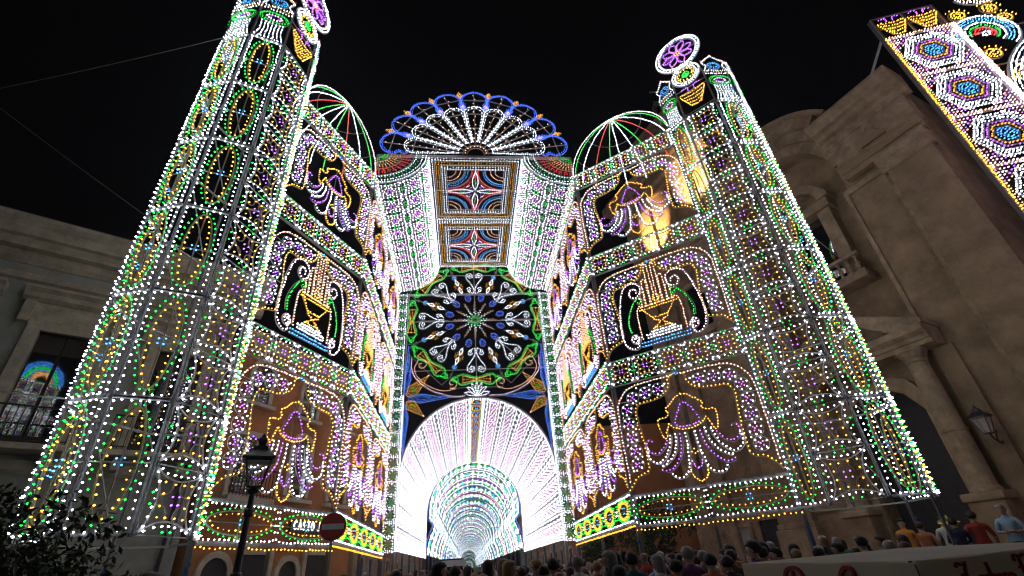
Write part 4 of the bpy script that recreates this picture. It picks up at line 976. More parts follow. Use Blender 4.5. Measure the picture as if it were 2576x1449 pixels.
def bell_tower():
    t = thing('bell_tower', 'floodlit stone bell tower behind the right light wall', 'bell tower', (CH_O[0], CH_O[1], 0.1), CH_ROT)
    a0, a1, b0, b1, T = -5.6, 2.6, 1.6, 9.0, 25.2
    box('tower_shaft', (a0, a1, b0, b1, 0, T), STONE, t)
    for x in (a0-0.02, a0+1.5, a1-2.7, a1-1.2):
        p = empty('corner_pilaster', t); box('pilaster_shaft', (x, x+1.2, b0-0.28, b0+0.02, 1.2, T-1.2), STONE2, p); box('pilaster_capital', (x-0.12, x+1.32, b0-0.42, b0+0.02, T-1.2, T-0.5), STONE2, p, 0.08)
        ashlar(p, x+0.03, x+1.17, 12, T-1.3, b0-0.28, 0.6, 0.55, STONE, 50)
    ashlar(t, a0+2.75, a1-2.75, 9.0, 22.0, b0, 1.0, 0.6, STONE, 80)
    prof_run('entablature', a0-0.5, a1+0.5, [(T-0.4, 0.4), (T, 0.45), (T+0.1, 0.7), (T+0.8, 0.7), (T+0.9, 0.9), (T+1.2, 1.1), (T+1.35, 1.3), (T+1.55, 1.3)], STONE2, t, b0)
    box('entablature_side', (a0-1.2, a0+0.3, b0-1.2, b1+1, T+0.9, T+1.54), STONE2, t); box('entablature_roof', (a0-1.1, a1+1.1, b0+0.31, b1+1.2, T+0.6, T+1.53), STONE2, t)
    # belfry stage
    c0, c1, e0, e1 = -3.9, 0.9, 2.8, 7.6; B = T+1.55
    for x in (c0, c1-1.3):
        box('belfry_pier', (x, x+1.3, e0, e0+1.3, B, B+4.0), STONE2, t); box('belfry_pier', (x, x+1.3, e1-1.3, e1, B, B+4.0), STONE2, t)
    n = 9; cx = (c0+c1)/2
    for k in range(n):
        A0, A1 = math.pi*k/n, math.pi*(k+1)/n; ring_block('belfry_arch', cx, B+2.8, 1.1, 1.65, A0, A1-0.01, e0-0.05, e0+0.8, STONE2, t)
    box('belfry_lintel', (c0, c1, e0+0.02, e1, B+4.01, B+4.4), STONE2, t)
    prof_run('belfry_cornice', c0-0.4, c1+0.4, [(B+4.0, 0.1), (B+4.3, 0.2), (B+4.4, 0.5), (B+4.7, 0.6), (B+4.9, 0.75), (B+5.0, 0.75)], STONE2, t, e0)
    dm = link('tower_cupola', recalc(lathe_mesh('tower_cupola', [(2.3, 0), (2.3, 0.4), (2.15, 0.5), (2.0, 1.2), (1.6, 2.0), (1.0, 2.6), (0.5, 2.85), (0.45, 3.2), (0.6, 3.3), (0.3, 3.5)], 16, STONE2)), t); dm.location = (cx, (e0+e1)/2, B+5.0)
    bl = link('bell', recalc(lathe_mesh('bell', [(0.5, 0), (0.46, 0.1), (0.36, 0.5), (0.3, 0.8), (0.12, 0.95), (0.03, 1.0)], 14, mat('bronze', (0.2, 0.12, 0.05), 0.4, 0.9))), t); bl.location = (cx, (e0+e1)/2, B+1.6)
    # ground-floor openings seen under the light wall
    for x, w_, h, m in ((-3.6, 1.3, 2.6, mat('white_shutter', (0.5, 0.48, 0.44), 0.6, var=0.2)), (-1.6, 1.1, 2.8, DARKWOOD), (0.5, 1.2, 2.7, MATS['white_shutter'])):
        e = empty('door', t); box('door_leaf', (x, x+w_, b0-0.04, b0+0.03, 0.3, 0.3+h), m, e)
        for b in ((x-0.2, x, b0-0.14, b0+0.02, 0.3, 0.5+h), (x+w_, x+w_+0.2, b0-0.14, b0+0.02, 0.3, 0.5+h), (x, x+w_, b0-0.14, b0+0.02, 0.3+h, 0.5+h)): box('door_jamb', b, STONE2, e)
    e = empty('belfry_window', t); box('window_pane', (-1.9, -0.5, b0-0.03, b0+0.02, 13.5, 16.5), GLASS, e)
    for b in ((-2.15, -1.9, b0-0.16, b0+0.02, 13.3, 16.7), (-0.5, -0.25, b0-0.16, b0+0.02, 13.3, 16.7), (-1.9, -0.5, b0-0.16, b0+0.02, 16.5, 16.8), (-2.3, -0.1, b0-0.3, b0+0.02, 13.1, 13.5)): box('window_frame', b, STONE2, e)
    return t
bell_tower()
def statue():
    """winged figure with a raised trumpet"""
    x, y, z = ch(-1.5, 5.2, 35.3)
    prof = [(0.42, 0), (0.46, 0.2), (0.34, 0.9), (0.26, 1.3), (0.3, 1.55), (0.26, 1.75), (0.1, 1.85), (0.1, 1.92), (0.17, 2.0), (0.18, 2.15), (0.1, 2.3)]
    me = recalc(lathe_mesh('statue', prof, 12, STONE2))
    bm = bmesh.new(); bm.from_mesh(me)
    def limb(P, R):
        t2 = tube3('limb', P, 0.1, STONE2, 6, R); bm.from_mesh(t2)
    limb([(0.25, 0, 1.65), (0.55, 0, 1.85), (0.5, -0.1, 2.2), (0.2, -0.3, 2.3)], [0.12, 0.1, 0.08, 0.06]); limb([(0.2, -0.3, 2.3), (-0.7, -0.6, 2.7)], [0.04, 0.1])
    limb([(-0.25, 0, 1.65), (-0.5, 0, 1.3), (-0.3, -0.2, 1.05)], [0.12, 0.1, 0.07])
    for s in (1, -1): limb([(s*0.1, 0.2, 1.6), (s*0.6, 0.35, 2.1), (s*0.9, 0.4, 1.6), (s*0.8, 0.4, 0.9)], [0.1, 0.28, 0.22, 0.05])
    bm.to_mesh(me); bm.free()
    o = link('statue', me, loc=(x, y, z)); o.rotation_euler = (0, 0, CH_ROT+0.5); tag(o, 'small winged stone figure with trumpet on top of the bell tower', 'statue')
statue()
LAMPGLOW = emat('floodlight_glass', (1.0, 0.72, 0.3), 25.0)
def floodlight(pos, target, power, size, label, blend=0.6):
    t = thing('floodlight', label, 'floodlight', pos, 0, 'floodlights on the bell tower'); v = Vector(target)-Vector(pos)
    q = v.to_track_quat('-Z', 'Y').to_matrix().to_4x4()
    b = box('lamp_housing', (-0.16, 0.16, -0.12, 0.12, 0.02, 0.2), IRON, t); b.matrix_local = q
    g = box('lamp_glass', (-0.14, 0.14, -0.1, 0.1, 0.0, 0.018), LAMPGLOW, t); g.matrix_local = q
    box('lamp_bracket', (-0.03, 0.03, -0.03, 0.03, -0.45, 0.0), IRON, t)
    l = bpy.data.lights.new('flood', 'SPOT'); l.energy = power; l.color = (1.0, 0.66, 0.28); l.spot_size = math.radians(size); l.spot_blend = blend; l.shadow_soft_size = 0.12
    lo = bpy.data.objects.new('lamp_beam', l); COL.objects.link(lo); lo.parent = t; lo.matrix_local = q @ Matrix.Translation((0, 0, -0.03))
floodlight(ch(-3.2, -0.7, 19.9), ch(-3.0, 1.4, 22.0), 5200, 52, 'floodlight at the left edge of the bell tower shining upward', 0.55)
floodlight(ch(1.2, -0.8, 21.0), ch(1.45, 1.4, 23.2), 3600, 66, 'floodlight on the church roof edge shining up at the bell tower', 0.55)

# ---------------------------------------------------------------- palazzo at the left
PLASTER = mat('grey_green_plaster', (0.4, 0.39, 0.34), 0.9, var=0.3, scale=0.9, bump=0.2, bscale=9)
TRIM = mat('buff_stone_trim', (0.55, 0.47, 0.35), 0.85, var=0.35, scale=2.5, bump=0.3, bscale=8)
PZ = (-15.64, 13.91); PROT = math.atan2(0.545, 0.839)
def window_set(parent, cx, z0, z1, hw, y=0.0, pediment=True, m=None):
    m = m or TRIM; e = empty('window', parent)
    for s in (1, -1):
        box('window_jamb', (cx+s*(hw+0.17)-0.17, cx+s*(hw+0.17)+0.17, y-0.14, y+0.05, z0, z1+0.3), m, e)
        box('shutter_leaf', (cx+s*hw*0.5-hw*0.48, cx+s*hw*0.5+hw*0.48, y+0.2, y+0.25, z0, z1), mat('brown_frame', (0.05, 0.035, 0.025), 0.6), e)
        box('window_pane', (cx+s*hw*0.5-hw*0.43, cx+s*hw*0.5+hw*0.43, y+0.185, y+0.2, z0+0.35, z1-0.65), GLASS, e)
    box('window_lintel', (cx-hw-0.0, cx+hw+0.0, y-0.14, y+0.3, z1, z1+0.3), m, e)
    if pediment:
        box('window_frieze', (cx-hw-0.4, cx+hw+0.4, y-0.1, y+0.03, z1+0.32, z1+0.95), m, e)
        prof_run('window_cornice', cx-hw-0.75, cx+hw+0.75, [(z1+0.96, 0.12), (z1+1.05, 0.3), (z1+1.2, 0.34), (z1+1.3, 0.5), (z1+1.38, 0.5)], m, e, y)
        for s in (1, -1): box('window_console', (cx+s*(hw+0.5)-0.13, cx+s*(hw+0.5)+0.13, y-0.26, y+0.02, z1+0.2, z1+0.94), m, e)
    return e
def railing(parent, x0, x1, y0, z, h=1.0, m=None):
    m = m or IRON; e = empty('railing', parent)
    bar = boxmesh('railing_bar', [(-0.011, 0.011, -0.011, 0.011, 0, h)], [m]); n = int((x1-x0)/0.14)
    for k in range(n+1): link('railing_bar', bar, e, loc=(x0+(x1-x0)*k/n, y0, z))
    box('hand_rail', (x0, x1, y0-0.03, y0+0.03, z+h, z+h+0.04), m, e); box('foot_rail', (x0, x1, y0-0.02, y0+0.02, z+0.06, z+0.09), m, e)
def palazzo():
    t = thing('palazzo', 'dark plastered palazzo with heavy cornice and reflecting windows at the left', 'building', (PZ[0], PZ[1], 0.1), PROT)
    wins = [-7.2, -3.8, -0.45, 2.92, 6.2]
    holes = [(c-0.7, c+0.7, 5.75, 9.35) for c in wins]+[(c-0.75, c+0.75, 0, 3.4) for c in wins[:4]]
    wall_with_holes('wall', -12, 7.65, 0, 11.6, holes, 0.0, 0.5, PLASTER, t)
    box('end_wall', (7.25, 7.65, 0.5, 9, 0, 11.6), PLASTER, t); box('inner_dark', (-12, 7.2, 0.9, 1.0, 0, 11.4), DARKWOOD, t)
    for c in wins: window_set(t, c, 5.75, 9.35, 0.7)
    prof_run('frieze_moulding', -12.2, 7.75, [(11.0, 0.02), (11.05, 0.1), (11.25, 0.12), (11.3, 0.02)], TRIM, t)
    prof_run('cornice', -12.3, 8.5, [(11.6, 0.05), (11.75, 0.18), (12.0, 0.2), (12.01, 0.5), (12.3, 0.55), (12.31, 0.75), (12.6, 0.85), (12.8, 1.0), (12.95, 1.0)], TRIM, t)
    box('roof_edge', (-12.2, 8.2, -0.8, 9, 12.96, 13.1), mat('roof_tile_dark', (0.12, 0.08, 0.06), 0.9), t)
    prof_run('string_course', -12.2, 7.75, [(5.0, 0.04), (5.1, 0.16), (5.3, 0.2), (5.34, 0.2)], TRIM, t)
    for c in wins:
        b = empty('balcony', t); box('balcony_slab', (c-1.3, c+1.3, -0.95, 0.0, 5.5, 5.68), TRIM, b, 0.03)
        for s in (1, -1): box('balcony_bracket', (c+s*0.85-0.12, c+s*0.85+0.12, -0.7, -0.21, 5.1, 5.48), TRIM, b, 0.05)
        e = railing(b, c-1.25, c+1.25, -0.9, 5.69)
    for c in wins[:4]:
        e = empty('ground_door', t); box('door_leaf', (c-0.74, c+0.74, 0.25, 0.3, 0, 3.38), DARKWOOD, e)
        for b in ((c-0.98, c-0.75, -0.1, 0.05, 0, 3.6), (c+0.75, c+0.98, -0.1, 0.05, 0, 3.6), (c-0.75, c+0.75, -0.1, 0.05, 3.4, 3.6)): box('door_jamb', b, TRIM, e)
    prof_run('plinth', -12.1, 7.72, [(0, 0.1), (0.9, 0.1), (1.0, 0.02)], TRIM, t)
    for z in (0.0,): box('drain_pipe', (7.2, 7.3, -0.12, -0.02, 0.1, 11.5), IRON, t)
palazzo()

# ---------------------------------------------------------------- houses of the street
def arched(name, cx, z0, z1, hw, y0, y1, m, parent):
    pts = [(cx-hw, z0), (cx+hw, z0)]+[(cx+hw*math.cos(a), z1-hw+hw*math.sin(a)) for a in np.linspace(0, math.pi, 11)]
    return link(name, extrude_mesh(name, pts, y0, y1, m), parent)
def arch_frame(name, cx, z0, z1, hw, fw, y0, y1, m, parent):
    i = [(cx+hw, z0)]+[(cx+hw*math.cos(a), z1-hw+hw*math.sin(a)) for a in np.linspace(0, math.pi, 11)]+[(cx-hw, z0)]
    o = [(cx-hw-fw, z0)]+[(cx+(hw+fw)*math.cos(a), z1-hw+(hw+fw)*math.sin(a)) for a in np.linspace(math.pi, 0, 11)]+[(cx+hw+fw, z0)]
    n = len(i)
    for k in range(n-1): link(name, extrude_mesh(name, [i[k], i[k+1], o[n-2-k], o[n-1-k]], y0, y1, m), parent)
def house(p, q, h, m, label, doors, wins, zb=0.1, sign=None):
    L = math.hypot(q[0]-p[0], q[1]-p[1]); t = thing('house', label, 'house', (p[0], p[1], zb), math.atan2(q[1]-p[1], q[0]-p[0]), 'houses of the street')
    box('wall', (0, L, 0, 7, -0.3, h), m, t)
    prof_run('cornice', -0.05, L+0.05, [(h-0.5, 0.03), (h-0.4, 0.15), (h-0.2, 0.2), (h-0.1, 0.35), (h+0.02, 0.35)], TRIM, t)
    for cx, hw, hh, arch in doors:
        e = empty('doorway', t)
        if arch: arched('door_leaf', cx, 0, hh, hw, -0.03, 0.05, DARKWOOD, e); arch_frame('door_frame', cx, 0, hh, hw, 0.2, -0.12, 0.05, TRIM, e)
        else:
            box('door_leaf', (cx-hw, cx+hw, -0.03, 0.05, 0, hh), DARKWOOD, e)
            for b in ((cx-hw-0.18, cx-hw, -0.12, 0.05, 0, hh+0.18), (cx+hw, cx+hw+0.18, -0.12, 0.05, 0, hh+0.18), (cx-hw, cx+hw, -0.12, 0.05, hh, hh+0.18)): box('door_frame', b, TRIM, e)
    for cx, z0, hh, hw, arch in wins:
        e = empty('window', t)
        if arch: arched('window_pane', cx, z0, z0+hh, hw, -0.03, 0.04, GLASS, e); arch_frame('window_frame', cx, z0, z0+hh, hw, 0.18, -0.1, 0.05, TRIM, e)
        else:
            box('window_pane', (cx-hw, cx+hw, -0.03, 0.04, z0, z0+hh), GLASS, e)
            for b in ((cx-hw-0.16, cx-hw, -0.1, 0.05, z0-0.1, z0+hh+0.2), (cx+hw, cx+hw+0.16, -0.1, 0.05, z0-0.1, z0+hh+0.2), (cx-hw, cx+hw, -0.1, 0.05, z0+hh, z0+hh+0.2)): box('window_frame', b, TRIM, e)
        box('window_sill', (cx-hw-0.3, cx+hw+0.3, -0.25, 0.0, z0-0.24, z0-0.1), TRIM, e)
        if z0 > 3.5 and not arch: box('balcony_slab', (cx-hw-0.5, cx+hw+0.5, -0.8, 0.0, z0-0.42, z0-0.26), TRIM, e); railing(e, cx-hw-0.45, cx+hw+0.45, -0.75, z0-0.25, 0.95)
    return t
ORANGE = mat('orange_render', (0.46, 0.19, 0.075), 0.9, var=0.25, scale=0.8, bump=0.15)
BUFF = mat('buff_render', (0.42, 0.3, 0.2), 0.9, var=0.25, scale=0.8, bump=0.15)
hp, hq = (-8.9, 18.4), (-5.35, 25.2)
H1 = house(hp, hq, 10.6, ORANGE, 'orange house with arched windows behind the left light wall', [(0.9, 0.5, 2.5, True), (2.5, 0.6, 2.6, False), (4.1, 0.45, 2.4, True), (5.6, 0.6, 2.6, False)], [(1.2, 4.6, 2.0, 0.5, False), (3.9, 4.7, 2.4, 0.5, True), (6.3, 4.7, 2.4, 0.5, True), (1.2, 8.0, 1.6, 0.45, True), (3.9, 8.0, 1.6, 0.45, True), (6.3, 8.0, 1.6, 0.45, True)], gz(19))
GLYPH = {'C': [[(0.5, 0.85), (0.3, 1), (0.08, 0.85), (0, 0.5), (0.08, 0.15), (0.3, 0), (0.5, 0.15)]], 'A': [[(0, 0), (0.28, 1), (0.56, 0)], [(0.12, 0.38), (0.44, 0.38)]], 'S': [[(0.48, 0.85), (0.28, 1), (0.06, 0.85), (0.1, 0.6), (0.4, 0.45), (0.48, 0.2), (0.26, 0), (0, 0.15)]],
         'T': [[(0, 1), (0.56, 1)], [(0.28, 1), (0.28, 0)]], 'O': [[(0.28, 1), (0.06, 0.8), (0, 0.5), (0.06, 0.2), (0.28, 0), (0.5, 0.2), (0.56, 0.5), (0.5, 0.8), (0.28, 1)]], 'J': [[(0.45, 1), (0.45, 0.2), (0.25, 0), (0.02, 0.18)]], 'U': [[(0, 1), (0, 0.2), (0.25, 0), (0.5, 0.2), (0.5, 1)]], 'N': [[(0, 0), (0, 1), (0.5, 0), (0.5, 1)]], 'I': [[(0, 0), (0, 1)]], '-': [[(0, 0.5), (0.3, 0.5)]]}
def shop_sign():
    L = math.hypot(hq[0]-hp[0], hq[1]-hp[1]); t = thing('shop_sign', 'lit white shop lettering on the orange house behind the no entry sign', 'shop sign', (hp[0], hp[1], gz(19)), math.atan2(hq[1]-hp[1], hq[0]-hp[0]))
    glow = emat('lit_letter', (0.95, 1.0, 0.95), 1.4); x = 2.3
    box('sign_board', (3.7, 6.0, -0.3, -0.2, 3.38, 3.86), mat('sign_board_dark', (0.05, 0.05, 0.05), 0.5), t); x = 3.82
    for chh in 'CASTO JUNI':
        if chh == ' ': x += 0.12; continue
        rods = [(np.array(P)*np.array([0.28, 0.3])+np.array([x, 3.47]), 0.022, False, 0.0) for P in GLYPH[chh]]
        me = rods_mesh('letter', rods); me.materials.clear(); me.materials.append(glow)
        o = link('letter', me, t); o.location = (0, -0.34, 0); x += 0.235 if chh != 'I' else 0.12
shop_sign()
L1 = [(26.0, 34.0, 9.5, BUFF), (34.0, 44.0, 11, ORANGE), (44, 56, 9, BUFF), (56, 75, 10.5, ORANGE)]
nth = ['nearest', 'second', 'third', 'farthest']
for i, (a, b, h, m) in enumerate(L1):
    L = b-a; house((-5.3-0.25*i, a), (-5.3-0.25*i, b-0.05), h, m, '%s terraced house along the left side of the street behind the tunnel' % nth[i], [(1.5+2.6*k, 0.55, 2.5, k % 2 == 0) for k in range(int((L-1.5)/2.6))], [(1.5+2.6*k, 5.0, 2.0, 0.5, False) for k in range(int((L-1.5)/2.6))], gz(a))
R1 = [(30.0, 38.0, 9, ORANGE), (38.0, 48.0, 10, BUFF), (48, 60, 9.5, ORANGE), (60, 80, 10.5, BUFF)]
for i, (a, b, h, m) in enumerate(R1):
    L = b-a; house((7.1+0.2*i, b-0.05), (7.1+0.2*i, a), h, m, '%s terraced house along the right side of the street behind the tunnel' % nth[i], [(1.5+2.6*k, 0.55, 2.5, k % 2 == 1) for k in range(int((L-1.5)/2.6))], [(1.5+2.6*k, 5.0, 2.0, 0.5, False) for k in range(int((L-1.5)/2.6))], gz(a))
# ================================================================ STREET OBJECTS
def street_lamp(x, y):
    t = thing('street_lamp', 'black iron street lamp with four-sided lantern before the left light wall', 'street lamp', (x, y, gz(y)), 0.35)
    link('lamp_base', recalc(lathe_mesh('lamp_base', [(0.2, 0), (0.2, 0.25), (0.15, 0.32), (0.13, 0.75), (0.16, 0.8), (0.09, 0.95)], 10, IRON)), t)
    link('lamp_post', recalc(lathe_mesh('lamp_post', [(0.065, 0.9), (0.06, 1.7), (0.085, 1.72), (0.085, 1.8), (0.055, 1.83), (0.05, 2.6), (0.075, 2.63), (0.075, 2.7), (0.045, 2.74), (0.045, 2.95), (0.1, 3.0), (0.03, 3.05)], 10, IRON)), t)
    l = empty('lantern', t, Matrix.Translation((0, 0, 3.05)))
    for sx in (1, -1):
        for sy in (1, -1): link('lantern_bar', tube3('lantern_bar', [(sx*0.1, sy*0.1, 0), (sx*0.19, sy*0.19, 0.42)], 0.014, IRON, 4), l)
    for s, z in ((0.11, -0.01), (0.205, 0.41)): box('lantern_collar', (-s, s, -s, s, z, z+0.03), IRON, l)
    pane = mat('lantern_glass', (0.25, 0.25, 0.23), 0.15)
    V = [(-0.09, 0, 0.03), (0.09, 0, 0.03), (0.175, 0, 0.4), (-0.175, 0, 0.4)]
    for k in range(4):
        P = [(v[0], -0.1-0.09*(v[2]-0.03)/0.37, v[2]) for v in V]; o = link('lantern_pane', mk_mesh('lantern_pane', P, [(0, 1, 2, 3)], mats=[GLASSY]), l); o.rotation_euler = (0, 0, k*math.pi/2)
    rf = link('lantern_roof', recalc(lathe_mesh('lantern_roof', [(0.36, 0.44), (0.36, 0.47), (0.16, 0.6), (0.15, 0.66), (0.07, 0.7), (0.1, 0.74), (0.1, 0.79), (0.05, 0.84), (0.015, 0.9)], 4, IRON)), l); rf.rotation_euler = (0, 0, math.pi/4)
    return t
GLASSY = bpy.data.materials.new('clear_lantern_glass'); GLASSY.use_nodes = True
_b = GLASSY.node_tree.nodes['Principled BSDF']; _b.inputs['Base Color'].default_value = (0.8, 0.8, 0.8, 1); _b.inputs['Roughness'].default_value = 0.08; _b.inputs['Alpha'].default_value = 0.22
street_lamp(-3.57, 8.9)
def wall_lantern(x, y, z, rot, label):
    t = thing('wall_lantern', label, 'wall lantern', ch(x, y, z), CH_ROT+rot, 'iron lanterns on the church wall')
    link('bracket', tube3('bracket', [(0.0, 0.75, -0.55), (0.0, 0.5, -0.75), (0, 0.15, -0.62), (0, 0, -0.45)], 0.028, IRON, 6), t); link('bracket', tube3('bracket', [(0.0, 0.72, -0.2), (0.0, 0.4, -0.5), (0.0, 0.3, -0.72)], 0.02, IRON, 6), t)
    for sx in (1, -1):
        for sy in (1, -1): link('lantern_bar', tube3('lantern_bar', [(sx*0.1, sy*0.1, -0.45), (sx*0.2, sy*0.2, 0.05)], 0.014, IRON, 4), t)
    box('lantern_collar', (-0.11, 0.11, -0.11, 0.11, -0.47, -0.44), IRON, t)
    o = link('lantern_roof', recalc(lathe_mesh('lantern_roof', [(0.36, 0.05), (0.36, 0.08), (0.15, 0.22), (0.12, 0.3), (0.05, 0.36), (0.02, 0.44)], 4, IRON)), t); o.rotation_euler = (0, 0, math.pi/4)
    for k in range(4):
        P = [(-0.09, -0.1, -0.43), (0.09, -0.1, -0.43), (0.18, -0.195, 0.04), (-0.18, -0.195, 0.04)]; o = link('lantern_pane', mk_mesh('lantern_pane', P, [(0, 1, 2, 3)], mats=[GLASSY]), t); o.rotation_euler = (0, 0, k*math.pi/2)
wall_lantern(9.4, -0.42, 5.0, 0, 'black wall lantern beside the right column of the church portal')
wall_lantern(11.3, -0.75, 5.1, 0.2, 'black wall lantern cut by the right edge, on the church pilaster')
def no_entry(x, y, z):
    t = thing('no_entry_sign', 'round red no entry sign with a white bar on a pole', 'road sign', (x, y, gz(y)), 0.12); z -= gz(y)
    d = link('sign_disc', extrude_mesh('sign_disc', [(0.3*math.cos(a), z+0.3*math.sin(a)) for a in np.linspace(0, 2*math.pi, 33)[:-1]], -0.012, 0.012, mat('red_sign_paint', (0.42, 0.03, 0.025), 0.35)), t)
    d2 = link('sign_rim', extrude_mesh('sign_rim', [(0.308*math.cos(a), z+0.308*math.sin(a)) for a in np.linspace(0, 2*math.pi, 33)[:-1]], 0.013, 0.02, mat('grey_metal', (0.3, 0.3, 0.3), 0.5)), t)
    box('sign_bar', (-0.25, 0.25, -0.018, -0.0125, z-0.062, z+0.062), mat('white_sign_paint', (0.6, 0.6, 0.58), 0.4), t)
    link('sign_pole', tube3('sign_pole', [(0, 0.05, 0), (0, 0.05, z+0.25)], 0.03, MATS['grey_metal'], 8), t)
    box('sign_clamp', (-0.05, 0.05, 0.021, 0.085, z-0.04, z+0.04), MATS['grey_metal'], t)
no_entry(-3.2, 13.0, 2.94)

LEAFG = mat('dark_leaf', (0.045, 0.075, 0.025), 0.6, var=0.4, scale=6)
BARK = mat('bark', (0.09, 0.065, 0.045), 0.9, var=0.4, scale=12)
def tree(x, y, zc, rx, rz, n, label, leaf=0.09, trunk=True):
    t = thing('tree', label, 'tree', (x, y, gz(y))); r = np.random.default_rng(int(abs(x)*100+y)); zc -= gz(y)
    cl = [(r.normal(0, 0.45, 3)*np.array([rx, rx, rz])+np.array([0, 0, zc]), r.uniform(0.3, 0.6)) for _ in range(16)]
    for k, (c, s) in enumerate(cl[:6]): link('limb', tube3('limb', [(0, 0, zc-rz*0.9), tuple(c*0.45+np.array([0, 0, zc*0.5])), tuple(c)], 0.03, BARK, 5, [0.05, 0.03, 0.01]), t)
    link('trunk', tube3('trunk', [(0, 0, -0.05), (0.04, 0.02, (zc-rz)*0.5), (0, 0, zc-rz*0.3)], 0.08, BARK, 8, [0.11, 0.08, 0.05]), t)
    C = []
    for i in range(n):
        c, s = cl[i % len(cl)]; v = r.normal(0, 1, 3); v /= np.linalg.norm(v); C.append(c+v*np.array([rx, rx, rz])*s*r.uniform(0.35, 1)**0.5)
    C = np.array(C); N = r.normal(0, 1, (n, 3)); N /= np.linalg.norm(N, axis=1, keepdims=True); A = np.cross(N, r.normal(0, 1, (n, 3))); A /= np.linalg.norm(A, axis=1, keepdims=True); B = np.cross(N, A); L = leaf*r.uniform(0.6, 1.3, (n, 1))
    V = np.stack([C-A*L, C+B*L*0.4+N*L*0.1, C+A*L, C-B*L*0.4+N*L*0.1], 1).reshape(-1, 3)
    link('crown', mk_mesh('crown', V, np.arange(4*n).reshape(-1, 4), mats=[LEAFG]), t)
tree(-4.55, 6.1, 1.62, 1.45, 1.1, 16000, 'dark leafy tree at the lower left corner', 0.048)
tree(-6.4, 7.0, 1.75, 1.3, 1.0, 9000, 'second dark tree at the far left edge, behind the first', 0.05)
tree(7.6, 21.5, 2.6, 1.3, 1.2, 2600, 'small street tree behind the right side wall, nearest the bell tower', 0.11)
tree(6.9, 27.0, 2.8, 1.2, 1.3, 2400, 'small street tree behind the right side wall, farther down the street', 0.11)

def van(x, y):
    t = thing('van', 'white van standing in the street under the tunnel', 'van', (x, y, gz(y)), 0.05); WP = mat('white_car_paint', (0.6, 0.6, 0.6), 0.3)
    pts = [(-0.9, 0.35), (0.9, 0.35), (0.92, 1.1), (0.78, 1.95), (0.7, 2.1), (-0.7, 2.1), (-0.78, 1.95), (-0.92, 1.1)]
    link('body', extrude_mesh('body', pts, 0, 4.2, WP), t)
    box('rear_window', (-0.62, 0.62, -0.012, 0.0, 1.2, 1.8), GLASS, t); box('bumper', (-0.88, 0.88, -0.1, 0.0, 0.4, 0.62), IRON, t)
    for s in (1, -1): box('tail_light', (s*0.82-0.07, s*0.82+0.07, -0.015, 0.0, 0.75, 1.15), mat('red_lens', (0.3, 0.02, 0.02), 0.3), t)
    for yy in (0.8, 3.4):
        for s in (1, -1):
            w = link('wheel', recalc(lathe_mesh('wheel', [(0.2, -0.1), (0.33, -0.1), (0.34, 0), (0.33, 0.1), (0.2, 0.1)], 14, IRON)), t); w.matrix_local = Matrix.Translation((s*0.82, yy, 0.34)) @ Matrix.Rotation(math.pi/2, 4, 'Y')
    for yy in (0.7, 2.0, 3.3): box('roof_rack', (-0.65, 0.65, yy, yy+0.05, 2.12, 2.2), IRON, t)
van(-0.85, 30.0)

